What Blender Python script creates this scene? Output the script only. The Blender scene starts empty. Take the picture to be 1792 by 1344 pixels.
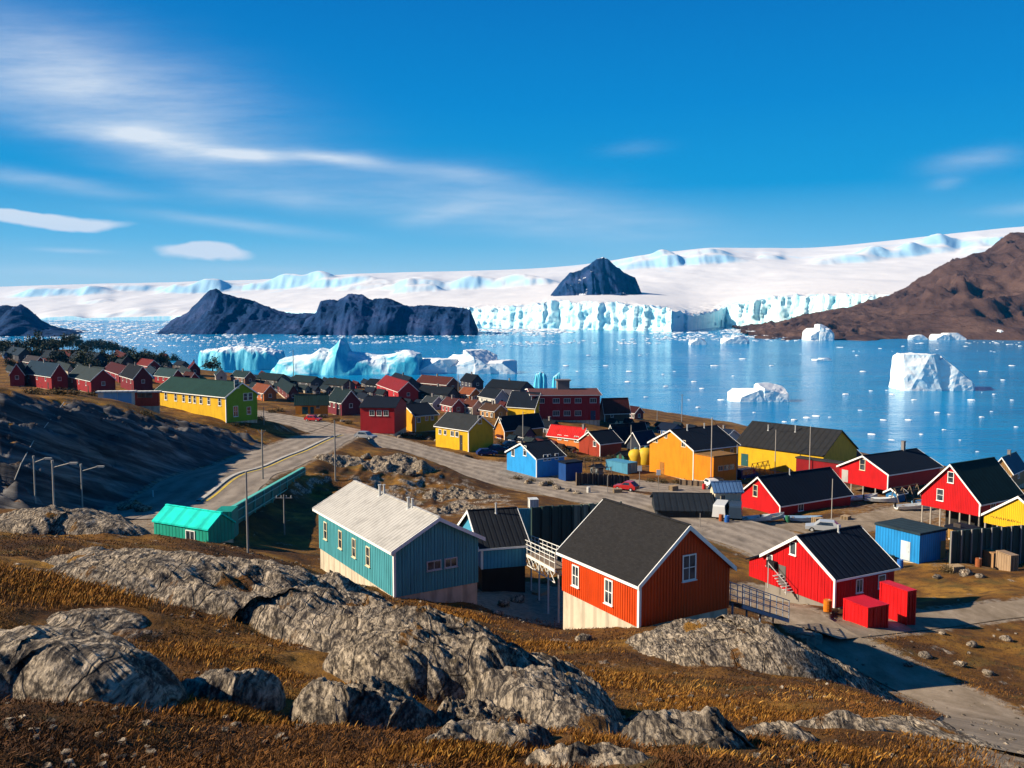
import bpy, bmesh, math, random
import numpy as np
from mathutils import Vector
random.seed(7)
rng = np.random.default_rng(7)
sc = bpy.context.scene
COL = sc.collection
R = math.radians

# ------------------------------------------------------------------ camera
PW, PH, FOC, HOR, CAMZ = 1792, 1344, 1552.0, 545.0, 42.0
PITCH = math.atan((PH / 2 - HOR) / FOC)
cam_d = bpy.data.cameras.new('camera')
cam = bpy.data.objects.new('camera', cam_d)
COL.objects.link(cam)
cam.location = (0, 0, CAMZ)
cam.rotation_euler = (R(90) - PITCH, 0, 0)
cam_d.sensor_width = 36
cam_d.lens = 36 * FOC / PW
cam_d.clip_start = 0.3
cam_d.clip_end = 60000
sc.camera = cam

# ------------------------------------------------------------------ light
SUN_EL, SUN_AZ = 30.0, -95.0          # azimuth measured from +Y (the view) towards +X
sdir = Vector((math.cos(R(SUN_EL)) * math.sin(R(SUN_AZ)), math.cos(R(SUN_EL)) * math.cos(R(SUN_AZ)), math.sin(R(SUN_EL))))
sun_d = bpy.data.lights.new('sun', 'SUN')
sun_d.energy = 4.9
sun_d.angle = R(0.5)
sun_d.color = (1.0, 0.885, 0.70)
sun = bpy.data.objects.new('sun', sun_d)
COL.objects.link(sun)
sun.location = (-200, 50, 200)
sun.rotation_euler = sdir.to_track_quat('Z', 'Y').to_euler()
sc.view_settings.view_transform = 'Standard'
sc.view_settings.look = 'None'
sc.view_settings.exposure = 1.05
sc.view_settings.gamma = 1.0
sc.cycles.max_bounces = 6
sc.cycles.transparent_max_bounces = 6
sc.cycles.sample_clamp_indirect = 6
sc.cycles.use_denoising = True


def ray(px, py):
    x = (px - PW / 2) / FOC
    y = -(py - PH / 2) / FOC
    c, s = math.cos(PITCH), math.sin(PITCH)
    d = (x, c + s * y, -s + c * y)
    return d[0] / d[1], d[2] / d[1]          # a = X/Y, e = Z/Y


def at(px, py, Y):
    a, e = ray(px, py)
    return Vector((a * Y, Y, CAMZ + e * Y))


class NT:
    """small helper round a node tree"""
    def __init__(s, tree):
        s.t = tree
        s.t.nodes.clear()

    def n(s, kind, **kw):
        nd = s.t.nodes.new(kind)
        for k, v in kw.items():
            setattr(nd, k, v)
        return nd

    def put(s, sock, v):
        if hasattr(v, 'is_output'):
            s.t.links.new(v, sock)
        elif v is not None:
            if isinstance(v, tuple) and len(v) == 3 and sock.type == 'RGBA':
                v = v + (1,)
            sock.default_value = v

    def m(s, op, a, b=None, c=None, clamp=False):
        nd = s.n('ShaderNodeMath', operation=op, use_clamp=clamp)
        for i, v in enumerate((a, b, c)):
            if v is not None:
                s.put(nd.inputs[i], v)
        return nd.outputs[0]

    def mix(s, f, a, b, blend='MIX'):
        nd = s.n('ShaderNodeMix', data_type='RGBA', blend_type=blend)
        s.put(nd.inputs[0], f)
        s.put(nd.inputs[6], a)
        s.put(nd.inputs[7], b)
        return nd.outputs[2]

    def ramp(s, f, stops, interp='LINEAR'):
        nd = s.n('ShaderNodeValToRGB')
        nd.color_ramp.interpolation = interp
        el = nd.color_ramp.elements
        while len(el) < len(stops):
            el.new(0.5)
        for e, (p, c) in zip(el, stops):
            e.position = p
            e.color = tuple(c) + (1,) if len(c) == 3 else c
        s.put(nd.inputs[0], f)
        return nd.outputs[0]

    def rng(s, v, a, b, c=0.0, d=1.0, smooth=False):
        nd = s.n('ShaderNodeMapRange')
        nd.clamp = True
        if smooth:
            nd.interpolation_type = 'SMOOTHSTEP'
        for i, q in enumerate((v, a, b, c, d)):
            s.put(nd.inputs[i], q)
        return nd.outputs[0]

    def noise(s, vec, scale, detail=4, rough=0.55, dist=0.0):
        nd = s.n('ShaderNodeTexNoise')
        nd.inputs['Scale'].default_value = scale
        nd.inputs['Detail'].default_value = detail
        nd.inputs['Roughness'].default_value = rough
        nd.inputs['Distortion'].default_value = dist
        if vec is not None:
            s.put(nd.inputs['Vector'], vec)
        return nd.outputs[0]

    def mapping(s, vec, scale=(1, 1, 1), rot=(0, 0, 0), loc=(0, 0, 0)):
        nd = s.n('ShaderNodeMapping')
        s.put(nd.inputs[0], vec)
        nd.inputs[1].default_value = loc
        nd.inputs[2].default_value = rot
        nd.inputs[3].default_value = scale
        return nd.outputs[0]

    def bump(s, h, strength=0.5, dist=0.1, normal=None):
        nd = s.n('ShaderNodeBump')
        nd.inputs['Strength'].default_value = strength
        nd.inputs['Distance'].default_value = dist
        s.put(nd.inputs['Height'], h)
        if normal is not None:
            s.put(nd.inputs['Normal'], normal)
        return nd.outputs[0]

    def principled(s, col, rough=0.8, normal=None, spec=0.3, metal=0.0):
        b = s.n('ShaderNodeBsdfPrincipled')
        s.put(b.inputs['Base Color'], col)
        s.put(b.inputs['Roughness'], rough)
        s.put(b.inputs['Specular IOR Level'], spec)
        s.put(b.inputs['Metallic'], metal)
        if normal is not None:
            s.put(b.inputs['Normal'], normal)
        o = s.n('ShaderNodeOutputMaterial')
        s.t.links.new(b.outputs[0], o.inputs[0])
        return b


def new_mat(name):
    m = bpy.data.materials.new(name)
    m.use_nodes = True
    return m, NT(m.node_tree)


# ------------------------------------------------------------------ sky
world = bpy.data.worlds.new('World')
sc.world = world
world.use_nodes = True
N = NT(world.node_tree)
sky = N.n('ShaderNodeTexSky', sky_type='NISHITA')
sky.sun_disc = False
sky.sun_elevation = R(SUN_EL)
sky.sun_rotation = R(SUN_AZ)
sky.altitude = 50
sky.air_density = 1.0
sky.dust_density = 0.3
sky.ozone_density = 2.2
tc = N.n('ShaderNodeTexCoord')
sep = N.n('ShaderNodeSeparateXYZ')
N.put(sep.inputs[0], tc.outputs['Generated'])
# the clear polar sky: the Sky Texture, its hue deepened by height above the horizon
def _lin(r, g, b):
    return tuple((q / 255 / 12.92 if q < 10 else ((q / 255 + .055) / 1.055) ** 2.4) / 2.07 / .1 for q in (r, g, b))


deep = N.ramp(sep.outputs[2], [(0.0, _lin(200, 228, 240)), (.035, _lin(178, 219, 237)), (.075, _lin(118, 193, 229)), (.135, _lin(18, 152, 214)), (.22, _lin(0, 132, 205)), (.36, _lin(0, 104, 184)), (.7, _lin(0, 78, 152))])
hs = N.mix(.985, sky.outputs[0], deep)
ysafe = N.m('MAXIMUM', sep.outputs[1], 0.02)
ca = N.m('DIVIDE', sep.outputs[0], ysafe)
ce = N.m('DIVIDE', sep.outputs[2], ysafe)
comb = N.n('ShaderNodeCombineXYZ')
N.put(comb.inputs[0], ca)
N.put(comb.inputs[1], ce)
warp = N.n('ShaderNodeTexNoise')
warp.inputs['Scale'].default_value = 7
warp.inputs['Detail'].default_value = 4
N.put(warp.inputs['Vector'], N.mapping(comb.outputs[0], scale=(1, 2.2, 1)))
wsep = N.n('ShaderNodeSeparateColor')
N.put(wsep.inputs[0], warp.outputs[1])
wx = N.m('SUBTRACT', wsep.outputs[0], 0.5)
wy = N.m('SUBTRACT', wsep.outputs[1], 0.5)
fib = N.noise(N.mapping(comb.outputs[0], scale=(3.0, 24, 1), rot=(0, 0, R(13))), 1.9, 8, 0.66)
fib = N.rng(fib, 0.28, 0.66, 0.5, 1.2)
# x0,y0 -> x1,y1 axis of the streak, half width, strength, edge (1 soft .. 3 hard), warp
CLOUDS = [
    (-160, 70, 430, 215, 74, .62, 1.1, .02), (150, 235, 480, 300, 40, .25, 1, .02),
    (70, 220, 490, 274, 19, .62, 1.4, .012), (340, 258, 500, 276, 13, .55, 1.5, .01), (490, 266, 690, 286, 12, .62, 1.5, .010),
    (640, 283, 900, 320, 14, .22, 1, .012),
    (-80, 296, 250, 338, 15, .34, 1.1, .012), (360, 330, 640, 362, 20, .26, 1, .014), (690, 388, 850, 356, 17, .34, 1.2, .012),
    (-120, 372, 236, 392, 13, 1.3, 2.2, .02), (240, 372, 580, 414, 10, .34, 1.1, .008),
    (264, 438, 442, 446, 14, 1.2, 2.2, .022), (60, 435, 190, 440, 4, .4, 1.2, .005),
    (560, 320, 1240, 412, 46, .36, 1, .02), (350, 470, 700, 478, 9, .14, 1, .01),
    (1620, 300, 1780, 270, 20, .26, 1.2, .02), (1625, 330, 1690, 318, 10, .18, 1.2, .01), (1720, 372, 1900, 352, 11, .26, 1.2, .012),
    (1060, 262, 1160, 252, 12, .08, 1, .012), (-100, 470, 300, 478, 10, .16, 1, .01),
]
total = None
for (x0, y0, x1, y1, hw, st, edge, wp) in CLOUDS:
    a0, e0 = ray(x0, y0)
    a1, e1 = ray(x1, y1)
    cx, cy = (a0 + a1) / 2, (e0 + e1) / 2
    L = math.hypot(a1 - a0, e1 - e0) / 2
    c, s = (a1 - a0) / (2 * L), (e1 - e0) / (2 * L)
    w = hw / FOC
    xx = N.m('MULTIPLY_ADD', wx, wp * 2.5, N.m('SUBTRACT', ca, cx))
    yy = N.m('MULTIPLY_ADD', wy, wp * 1.6, N.m('SUBTRACT', ce, cy))
    l = N.m('DIVIDE', N.m('ADD', N.m('MULTIPLY', xx, c), N.m('MULTIPLY', yy, s)), L)
    q = N.m('DIVIDE', N.m('SUBTRACT', N.m('MULTIPLY', yy, c), N.m('MULTIPLY', xx, s)), w)
    r2 = N.m('ADD', N.m('MULTIPLY', l, l), N.m('MULTIPLY', q, q))
    if edge >= 2:
        g = N.rng(r2, 1.25, 0.25, 0.0, st, smooth=True)
    else:
        g = N.m('MULTIPLY', N.m('EXPONENT', N.m('MULTIPLY', r2, -edge)), st)
        g = N.m('MULTIPLY', g, fib)
    total = g if total is None else N.m('ADD', total, g)
front = N.m('GREATER_THAN', sep.outputs[1], 0.03)
total = N.m('MULTIPLY', N.m('MINIMUM', total, 0.95), front)
skycol = N.mix(total, hs, (4.2, 4.4, 4.6))
bg = N.n('ShaderNodeBackground')
N.put(bg.inputs[0], skycol)
bg.inputs[1].default_value = 0.1
wo = N.n('ShaderNodeOutputWorld')
N.t.links.new(bg.outputs[0], wo.inputs[0])


# ------------------------------------------------------------------ noise in numpy
def _hash(ix, iy, seed):
    h = (ix.astype(np.int64) * 374761393 + iy.astype(np.int64) * 668265263 + seed * 1442695041) & 0xffffffff
    h = ((h ^ (h >> 13)) * 1274126177) & 0xffffffff
    return ((h ^ (h >> 16)) & 0xffff) / 65535.0


def vnoise(x, y, seed=0):
    x = np.asarray(x, float)
    y = np.asarray(y, float)
    ix, iy = np.floor(x), np.floor(y)
    fx, fy = x - ix, y - iy
    fx = fx * fx * fx * (fx * (fx * 6 - 15) + 10)
    fy = fy * fy * fy * (fy * (fy * 6 - 15) + 10)
    a, b = _hash(ix, iy, seed), _hash(ix + 1, iy, seed)
    c, d = _hash(ix, iy + 1, seed), _hash(ix + 1, iy + 1, seed)
    return (a + (b - a) * fx) * (1 - fy) + (c + (d - c) * fx) * fy


def fbm(x, y, octv=4, seed=0, gain=0.5, lac=2.03):
    """-1..1"""
    t, amp, nrm = 0.0, 1.0, 0.0
    for i in range(octv):
        t = t + amp * (vnoise(x, y, seed + i * 17) * 2 - 1)
        nrm += amp
        amp *= gain
        x, y = x * lac + 13.7, y * lac - 7.1
    return t / nrm


def ridged(x, y, octv=4, seed=0, gain=0.5):
    """0..1, sharp crests"""
    t, amp, nrm = 0.0, 1.0, 0.0
    for i in range(octv):
        t = t + amp * (1 - np.abs(vnoise(x, y, seed + i * 31) * 2 - 1)) ** 2
        nrm += amp
        amp *= gain
        x, y = x * 2.1 + 5.3, y * 2.1 + 9.1
    return t / nrm


def sstep(a, b, x):
    t = np.clip((x - a) / (b - a), 0, 1)
    return t * t * (3 - 2 * t)


# ------------------------------------------------------------------ terrain: heights through known points
CTRL = [(-600, 1400, 8), (0, 1400, 8), (896, 1400, 8), (1792, 1400, 8.5), (2400, 1400, 8),
        (0, 1250, 11.5), (250, 1270, 11.5), (600, 1300, 11), (900, 1310, 11), (1300, 1320, 11), (1700, 1325, 12.5),
        (0, 1100, 18), (300, 1150, 18), (600, 1190, 17), (0, 1000, 27), (300, 1050, 26),
        (100, 946, 42), (300, 944, 50), (500, 987, 54), (600, 1020, 57), (700, 1052, 56), (840, 1068, 55),
        (557, 1001, 69), (625, 1023, 63), (690, 1047, 57.0), (836, 1050, 60),
        (900, 1150, 36), (1000, 1130, 44), (1050, 1250, 20), (985, 1101, 56.5), (1118, 1098, 50), (1290, 1105, 48),
        (1300, 1125, 42), (1300, 1200, 26), (1500, 1200, 33), (1600, 1232, 27), (1720, 1285, 20), (1800, 1345, 15), (2200, 1360, 14),
        (1550, 1190, 52), (1700, 1235, 46), (1790, 1290, 40), (1400, 1100, 58), (1330, 1050, 66), (1650, 1140, 58),
        (1790, 1150, 58), (1700, 1060, 72), (1750, 1000, 85), (1460, 1064, 76), (1320, 1015, 85), (2100, 1100, 65),
        (900, 1075, 63), (850, 1050, 67), (960, 1060, 66), (950, 1030, 75), (800, 930, 95), (1000, 900, 105), (900, 860, 128),
        (1250, 960, 95), (1250, 925, 108), (1100, 870, 132), (1400, 905, 125), (1600, 950, 100), (1700, 920, 115),
        (1790, 985, 92), (1650, 885, 130), (1550, 868, 138),
        (700, 870, 118), (500, 950, 80), (450, 890, 95), (560, 870, 110), (230, 915, 78), (400, 835, 108), (530, 790, 145),
        (680, 785, 152), (640, 846, 122), (100, 900, 70), (0, 890, 68), (0, 932, 56), (150, 935, 56),
        # the cliff beside the road, foot then top
        (0, 880, 74), (200, 888, 82), (300, 852, 100), (400, 806, 125), (480, 773, 152), (540, 755, 178),
        (-200, 690, 86), (0, 696, 90), (75, 700, 99), (150, 706, 108), (220, 720, 119), (300, 742, 133), (400, 762, 149), (455, 766, 158),
        (0, 690, 106), (75, 694, 116), (150, 700, 122), (220, 712, 134), (-200, 684, 105),
        (300, 730, 150), (220, 706, 150), (-150, 686, 140), (-150, 676, 220), (-300, 690, 130), (-400, 672, 250),
        (0, 680, 130), (150, 690, 140), (275, 718, 165), (395, 740, 165), (450, 737, 175), (100, 685, 200),
        (600, 757, 200), (480, 728, 235), (800, 812, 165), (1000, 852, 142), (950, 790, 185), (1200, 842, 155),
        (830, 745, 225), (1000, 735, 250), (700, 700, 300), (900, 700, 310), (500, 690, 310), (300, 680, 300), (0, 675, 280),
        (0, 640, 380), (130, 612, 470), (0, 618, 450), (-250, 612, 450), (280, 640, 430), (430, 655, 430), (600, 672, 400),
        (800, 675, 390), (950, 695, 360), (1080, 718, 340), (1180, 730, 330),
        (1290, 748, 310), (1500, 792, 262), (1650, 815, 240), (1792, 835, 222), (2200, 875, 195),
        (1400, 800, 195), (1600, 830, 185), (1750, 850, 165), (1250, 790, 220), (1792, 890, 120), (2200, 900, 120),
        (-500, 700, 90), (-500, 900, 60), (-600, 680, 250)]
PTS = []
for (px, py, Y) in CTRL:
    a, e = ray(px, py)
    PTS.append((a, math.log(Y), CAMZ + e * Y))
for (px, Y, z) in [(1300, 430, -6), (1000, 460, -6), (1600, 340, -6), (1800, 300, -6), (2300, 270, -6), (800, 500, -6), (600, 520, -5),
                   (400, 580, -4), (200, 660, -5), (0, 720, -6), (-400, 720, -6), (900, 700, -9), (1500, 700, -9), (2300, 600, -9), (300, 800, -9)]:
    a, e = ray(px, 600)
    PTS.append((a, math.log(Y), z))
for (x_, Y, z) in [(-47.5, 82, 29.0), (-45, 95, 27.0), (-45, 110, 25.7), (-45.5, 125, 23.6), (-44.5, 140, 21.6), (-49, 96, 30.2), (-41.5, 95, 24.0), (-41.5, 112, 23.0), (-48.8, 112, 28.2)]:
    PTS.append((x_ / Y, math.log(Y), z))
for (a, Y, z) in [(0, 1.5, 38.8), (-1, 1.5, 38.8), (1, 1.5, 38.8), (0, 4, 38.4), (-1.1, 4, 38.4), (1.1, 4, 38.2), (-1.1, 20, 36.5), (1.1, 20, 30), (-1.1, 60, 33), (-1, 100, 36)]:
    PTS.append((a, math.log(Y), z))
PTS = np.array(PTS)
MQ = 0.03


def _phi(r2):
    return np.sqrt(r2 + MQ * MQ)


_n = len(PTS)
_d2 = (PTS[:, None, 0] - PTS[None, :, 0]) ** 2 + (PTS[:, None, 1] - PTS[None, :, 1]) ** 2
_A = np.zeros((_n + 3, _n + 3))
_A[:_n, :_n] = _phi(_d2) - np.eye(_n) * 0.001
_A[:_n, _n] = 1
_A[:_n, _n + 1] = PTS[:, 0]
_A[:_n, _n + 2] = PTS[:, 1]
_A[_n:, :_n] = _A[:_n, _n:].T
_b = np.concatenate([PTS[:, 2], np.zeros(3)])
_w = np.linalg.solve(_A, _b)


def base_h(x, y):
    x = np.asarray(x, float).ravel()
    y = np.maximum(np.asarray(y, float).ravel(), 0.8)
    out = np.empty_like(x)
    for i in range(0, len(x), 40000):
        a = x[i:i + 40000] / y[i:i + 40000]
        t = np.log(y[i:i + 40000])
        d2 = (a[:, None] - PTS[None, :, 0]) ** 2 + (t[:, None] - PTS[None, :, 1]) ** 2
        out[i:i + 40000] = _phi(d2) @ _w[:_n] + _w[_n] + _w[_n + 1] * a + _w[_n + 2] * t
    return out


YS = np.exp(np.linspace(math.log(6), math.log(760), 2600))


def hit(px, py, hf):
    a, e = ray(px, py)
    z = CAMZ + e * YS
    h = hf(a * YS, YS)
    k = np.nonzero(z < h)[0]
    i = k[0] if len(k) else len(YS) - 1
    Y = YS[i]
    if i > 0 and len(k):
        g0, g1 = z[i - 1] - h[i - 1], z[i] - h[i]
        Y = YS[i - 1] + (YS[i] - YS[i - 1]) * g0 / (g0 - g1)
    return Vector((a * Y, Y, CAMZ + e * Y))


# roads: centre lines drawn where they run, laid into the ground
ROADS = {
    'main_road': dict(pts=[(430, 722), (500, 735), (600, 758), (700, 783), (800, 812), (900, 838), (1000, 858), (1100, 878), (1200, 903), (1320, 938), (1440, 985)], hw=5.6),
    'hillside_road': dict(pts=[(268, 908), (335, 876), (440, 820), (530, 782), (600, 759)], hw=6.2),
    'car_park': dict(pts=[(840, 812), (960, 830), (1100, 848), (1220, 858), (1330, 880)], hw=4.2),
    'gravel_track': dict(pts=[(1830, 1330), (1740, 1262), (1640, 1212), (1540, 1165), (1440, 1110), (1370, 1062), (1320, 1030)], hw=2.0),
    'gravel_drive': dict(pts=[(1430, 1105), (1520, 1098), (1620, 1085), (1700, 1072), (1830, 1060)], hw=1.7),
    'gravel_yard': dict(pts=[(1330, 925), (1430, 925), (1520, 915), (1600, 895)], hw=3.4),
}
for rd in ROADS.values():
    P = [hit(px, py, base_h) for px, py in rd['pts']]
    q = []
    for i in range(len(P) - 1):                      # Catmull-Rom through the points
        p0, p1, p2, p3 = P[max(i - 1, 0)], P[i], P[i + 1], P[min(i + 2, len(P) - 1)]
        n = max(4, int((p2 - p1).length / 1.2))
        for k in range(n):
            t = k / n
            q.append(0.5 * ((2 * p1) + (p2 - p0) * t + (2 * p0 - 5 * p1 + 4 * p2 - p3) * t * t + (3 * p1 - p0 - 3 * p2 + p3) * t ** 3))
    q.append(P[-1])
    c = np.array([tuple(p) for p in q])
    for _ in range(40):
        c[1:-1, :2] = 0.25 * c[:-2, :2] + 0.5 * c[1:-1, :2] + 0.25 * c[2:, :2]
    z = base_h(c[:, 0], c[:, 1])
    tg = np.gradient(c[:, :2], axis=0)
    ln = np.linalg.norm(tg, axis=1)
    rd['t'] = tg / ln[:, None]
    for _ in range(30):
        z[1:-1] = 0.25 * z[:-2] + 0.5 * z[1:-1] + 0.25 * z[2:]
    c[:, 2] = z
    rd['c'] = c
    rd['g'] = np.gradient(z) / ln


def road_field(x, y):
    """distance outside the nearest road edge (m) and that road's height"""
    best = np.full(x.shape, 1e9)
    zr = np.zeros(x.shape)
    for rd in ROADS.values():
        c = rd['c']
        lo, hi = c.min(0) - 16, c.max(0) + 16
        m = np.nonzero((x > lo[0]) & (x < hi[0]) & (y > lo[1]) & (y < hi[1]))[0]
        for i in range(0, len(m), 20000):
            k = m[i:i + 20000]
            d2 = (x[k, None] - c[None, :, 0]) ** 2 + (y[k, None] - c[None, :, 1]) ** 2
            j = d2.argmin(1)
            d = np.sqrt(d2[np.arange(len(k)), j]) - rd['hw']
            b = d < best[k]
            best[k[b]] = d[b]
            kb, jb = k[b], j[b]
            zr[kb] = c[jb, 2] + rd['g'][jb] * np.clip((x[kb] - c[jb, 0]) * rd['t'][jb, 0] + (y[kb] - c[jb, 1]) * rd['t'][jb, 1], -1.5, 1.5)
    return best, zr


def ground_h(x, y):
    x = np.asarray(x, float).ravel()
    y = np.asarray(y, float).ravel()
    h = base_h(x, y)
    near = 1 - sstep(30, 110, y)
    rough = 0.55 * fbm(x / 9, y / 9, 3, 3) + 0.28 * fbm(x / 2.6, y / 2.6, 3, 9) * near + 0.07 * fbm(x / 0.6, y / 0.6, 3, 21) * near
    # rough rock of the cliff beside the road
    cl = sstep(16, 4, np.abs(x + 45)) * sstep(66, 78, y) * sstep(172, 150, y)
    tg_ = x * .55 + y * .83                                   # along the cliff; the beds dip along it
    ac_ = h * 1.0 + tg_ * .42
    rough = rough + cl * (2.0 * (ridged(tg_ / 13, ac_ / 3.6, 4, 5) - .5) + 1.2 * (ridged(tg_ / 5, ac_ / 1.0, 3, 15) - .5) + .8 * fbm(x / 2.6, y / 3.2, 4, 27))
    led = (ac_ + 1.3 * fbm(x / 6, y / 6, 3, 33)) / 2.1
    led = led - np.floor(led)
    rough = rough + cl * 1.7 * (sstep(.62, 1.0, led) - led)
    kn = sstep(17, 5, np.hypot((x + 19), (y - 124) * 0.6))
    rough = rough + kn * 1.6 * (ridged(x / 6, y / 9, 3, 44) - 0.35)
    d, zr = road_field(x, y)
    k = sstep(0.0, 5.0, d)
    rough = rough * sstep(12, 40, y * 1.0 + 30) * (1 - 0.6 * sstep(180, 330, y))
    return (h + rough) * k + zr * (1 - k)


def ground(px, py):
    return hit(px, py, ground_h)


def gz(x, y):
    return float(ground_h(np.array([x]), np.array([y]))[0])


# ------------------------------------------------------------------ object helpers
def tag(o, label=None, cat=None, group=None, kind=None):
    if label: o['label'] = label
    if cat: o['category'] = cat
    if group: o['group'] = group
    if kind: o['kind'] = kind
    return o


def empty(name, loc, rz=0.0):
    o = bpy.data.objects.new(name, None)
    o.empty_display_size = 0.2
    o.location = loc
    o.rotation_euler = (0, 0, rz)
    COL.objects.link(o)
    return o


def grid_mesh(name, X, Y, Z, mat, smooth=True, wrap=False):
    """X,Y,Z arrays of shape (n,m) -> one mesh object"""
    n, m = X.shape
    me = bpy.data.meshes.new(name)
    co = np.stack([X, Y, Z], -1).reshape(-1, 3).astype(np.float32)
    i = np.arange(n * m).reshape(n, m)
    if wrap:
        i = np.concatenate([i, i[:, :1]], 1)
    f = np.stack([i[:-1, :-1], i[:-1, 1:], i[1:, 1:], i[1:, :-1]], -1).reshape(-1, 4)
    raw_mesh(me, co, f)
    if smooth:
        me.polygons.foreach_set('use_smooth', np.ones(len(f), bool))
    me.materials.append(mat)
    o = bpy.data.objects.new(name, me)
    COL.objects.link(o)
    return o


def raw_mesh(me, co, f):
    f = np.asarray(f)
    me.vertices.add(len(co))
    me.vertices.foreach_set('co', np.asarray(co, np.float32).ravel())
    me.loops.add(f.size)
    me.loops.foreach_set('vertex_index', f.ravel().astype(np.int32))
    me.polygons.add(len(f))
    me.polygons.foreach_set('loop_start', np.arange(0, f.size, f.shape[1], dtype=np.int32))
    me.update(calc_edges=True)


def point_attr(o, name, vals):
    at_ = o.data.attributes.new(name, 'FLOAT', 'POINT')
    at_.data.foreach_set('value', np.asarray(vals, np.float32))


class MB:
    def __init__(s):
        s.v, s.f = [], []

    def add(s, vs, fs):
        o = len(s.v)
        s.v += [tuple(p) for p in vs]
        s.f += [tuple(i + o for i in q) for q in fs]
        return s

    def box(s, x0, y0, z0, x1, y1, z1):
        v = [(x0, y0, z0), (x1, y0, z0), (x1, y1, z0), (x0, y1, z0), (x0, y0, z1), (x1, y0, z1), (x1, y1, z1), (x0, y1, z1)]
        return s.add(v, [(3, 2, 1, 0), (4, 5, 6, 7), (0, 1, 5, 4), (1, 2, 6, 5), (2, 3, 7, 6), (3, 0, 4, 7)])

    def beam(s, p, q, w, h=None, up=(0, 0, 1)):
        p, q = Vector(p), Vector(q)
        d = (q - p).normalized()
        up = Vector(up)
        if abs(d.dot(up)) > 0.97: up = Vector((1, 0, 0))
        a = d.cross(up).normalized() * w / 2
        b = a.cross(d).normalized() * (h or w) / 2
        v = [p - a - b, p + a - b, p + a + b, p - a + b, q - a - b, q + a - b, q + a + b, q - a + b]
        return s.add(v, [(3, 2, 1, 0), (4, 5, 6, 7), (0, 1, 5, 4), (1, 2, 6, 5), (2, 3, 7, 6), (3, 0, 4, 7)])

    def tube(s, p, q, r0, r1=None, n=8):
        p, q = Vector(p), Vector(q)
        r1 = r0 if r1 is None else r1
        d = (q - p).normalized()
        up = Vector((0, 0, 1)) if abs(d.z) < 0.97 else Vector((1, 0, 0))
        a = d.cross(up).normalized()
        b = a.cross(d)
        vs = []
        for c, r in ((p, r0), (q, r1)):
            for k in range(n):
                t = 2 * math.pi * k / n
                vs.append(c + a * (r * math.cos(t)) + b * (r * math.sin(t)))
        fs = [(k, (k + 1) % n, n + (k + 1) % n, n + k) for k in range(n)]
        fs += [tuple(range(n - 1, -1, -1)), tuple(range(n, 2 * n))]
        return s.add(vs, fs)

    def prism(s, poly, f0, f1):
        """poly list of 2-D points, f0/f1 map a 2-D point to 3-D ends"""
        n = len(poly)
        vs = [f0(*p) for p in poly] + [f1(*p) for p in poly]
        fs = [(k, (k + 1) % n, n + (k + 1) % n, n + k) for k in range(n)]
        fs += [tuple(range(n - 1, -1, -1)), tuple(range(n, 2 * n))]
        return s.add(vs, fs)

    def build(s, name, mat, parent=None, smooth=False, fixn=True):
        me = bpy.data.meshes.new(name)
        me.from_pydata(s.v, [], s.f)
        if fixn:
            bm = bmesh.new()
            bm.from_mesh(me)
            bmesh.ops.recalc_face_normals(bm, faces=bm.faces)
            bm.to_mesh(me)
            bm.free()
        if smooth:
            me.polygons.foreach_set('use_smooth', np.ones(len(me.polygons), bool))
        me.materials.append(mat)
        o = bpy.data.objects.new(name, me)
        COL.objects.link(o)
        if parent: o.parent = parent
        return o
# ================================================================== materials of the land
def geo(N):
    g = N.n('ShaderNodeNewGeometry')
    sp = N.n('ShaderNodeSeparateXYZ')
    N.put(sp.inputs[0], g.outputs['Normal'])
    return g.outputs['Position'], sp.outputs[2]


def rock_nodes(N, pos, dark=0.0):
    warp = N.n('ShaderNodeVectorMath', operation='ADD')
    N.put(warp.inputs[0], N.mapping(pos, scale=(1.6, 0.34, 1.3), rot=(0, 0, R(-38))))
    wn = N.n('ShaderNodeTexNoise')
    wn.inputs['Scale'].default_value = 0.8
    sc_ = N.n('ShaderNodeVectorMath', operation='SCALE')
    N.put(wn.inputs['Vector'], pos)
    N.put(sc_.inputs[0], wn.outputs[1])
    sc_.inputs['Scale'].default_value = 0.7
    N.put(warp.inputs[1], sc_.outputs[0])
    st = N.noise(warp.outputs[0], 2.6, 8, 0.68)
    fine = N.noise(pos, 14, 6, 0.7)
    patch = N.noise(pos, 0.9, 5, 0.6)
    col = N.ramp(st, [(.36, (.026, .023, .024)), (.44, (.14, .110, .082)), (.50, (.37, .29, .205)), (.63, (.64, .515, .375))])
    col = N.mix(N.rng(fine, .42, .70, 0, .55), col, (.10, .085, .075))
    col = N.mix(N.rng(patch, .54, .70, 0, .45), col, (.095, .078, .062))            # dark lichen
    moss = N.noise(pos, 2.3, 6, 0.65)
    col = N.mix(N.rng(moss, .60, .68, 0, .6), col, (.16, .115, .05))
    vo = N.n('ShaderNodeTexVoronoi', feature='DISTANCE_TO_EDGE')
    vo.inputs['Scale'].default_value = .55
    N.put(vo.inputs['Vector'], warp.outputs[0])
    crack = N.rng(vo.outputs['Distance'], .0, .022, 1, 0)
    rib = N.noise(N.mapping(warp.outputs[0], scale=(1, .8, 1)), 9.0, 5, .7)
    col = N.mix(N.rng(rib, .54, .41, 0, .85), col, (.030, .025, .023))
    col = N.mix(N.rng(rib, .55, .68, 0, .55), col, (.70, .58, .43))
    col = N.mix(N.m('MULTIPLY', crack, .4), col, (.02, .017, .016))
    hgt = N.m('ADD', N.m('MULTIPLY', st, 1.6), N.m('ADD', N.m('MULTIPLY', fine, 0.3), N.m('MULTIPLY', rib, .6)))
    hgt = N.m('SUBTRACT', hgt, N.m('MULTIPLY', crack, .6))
    return col, hgt


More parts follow.
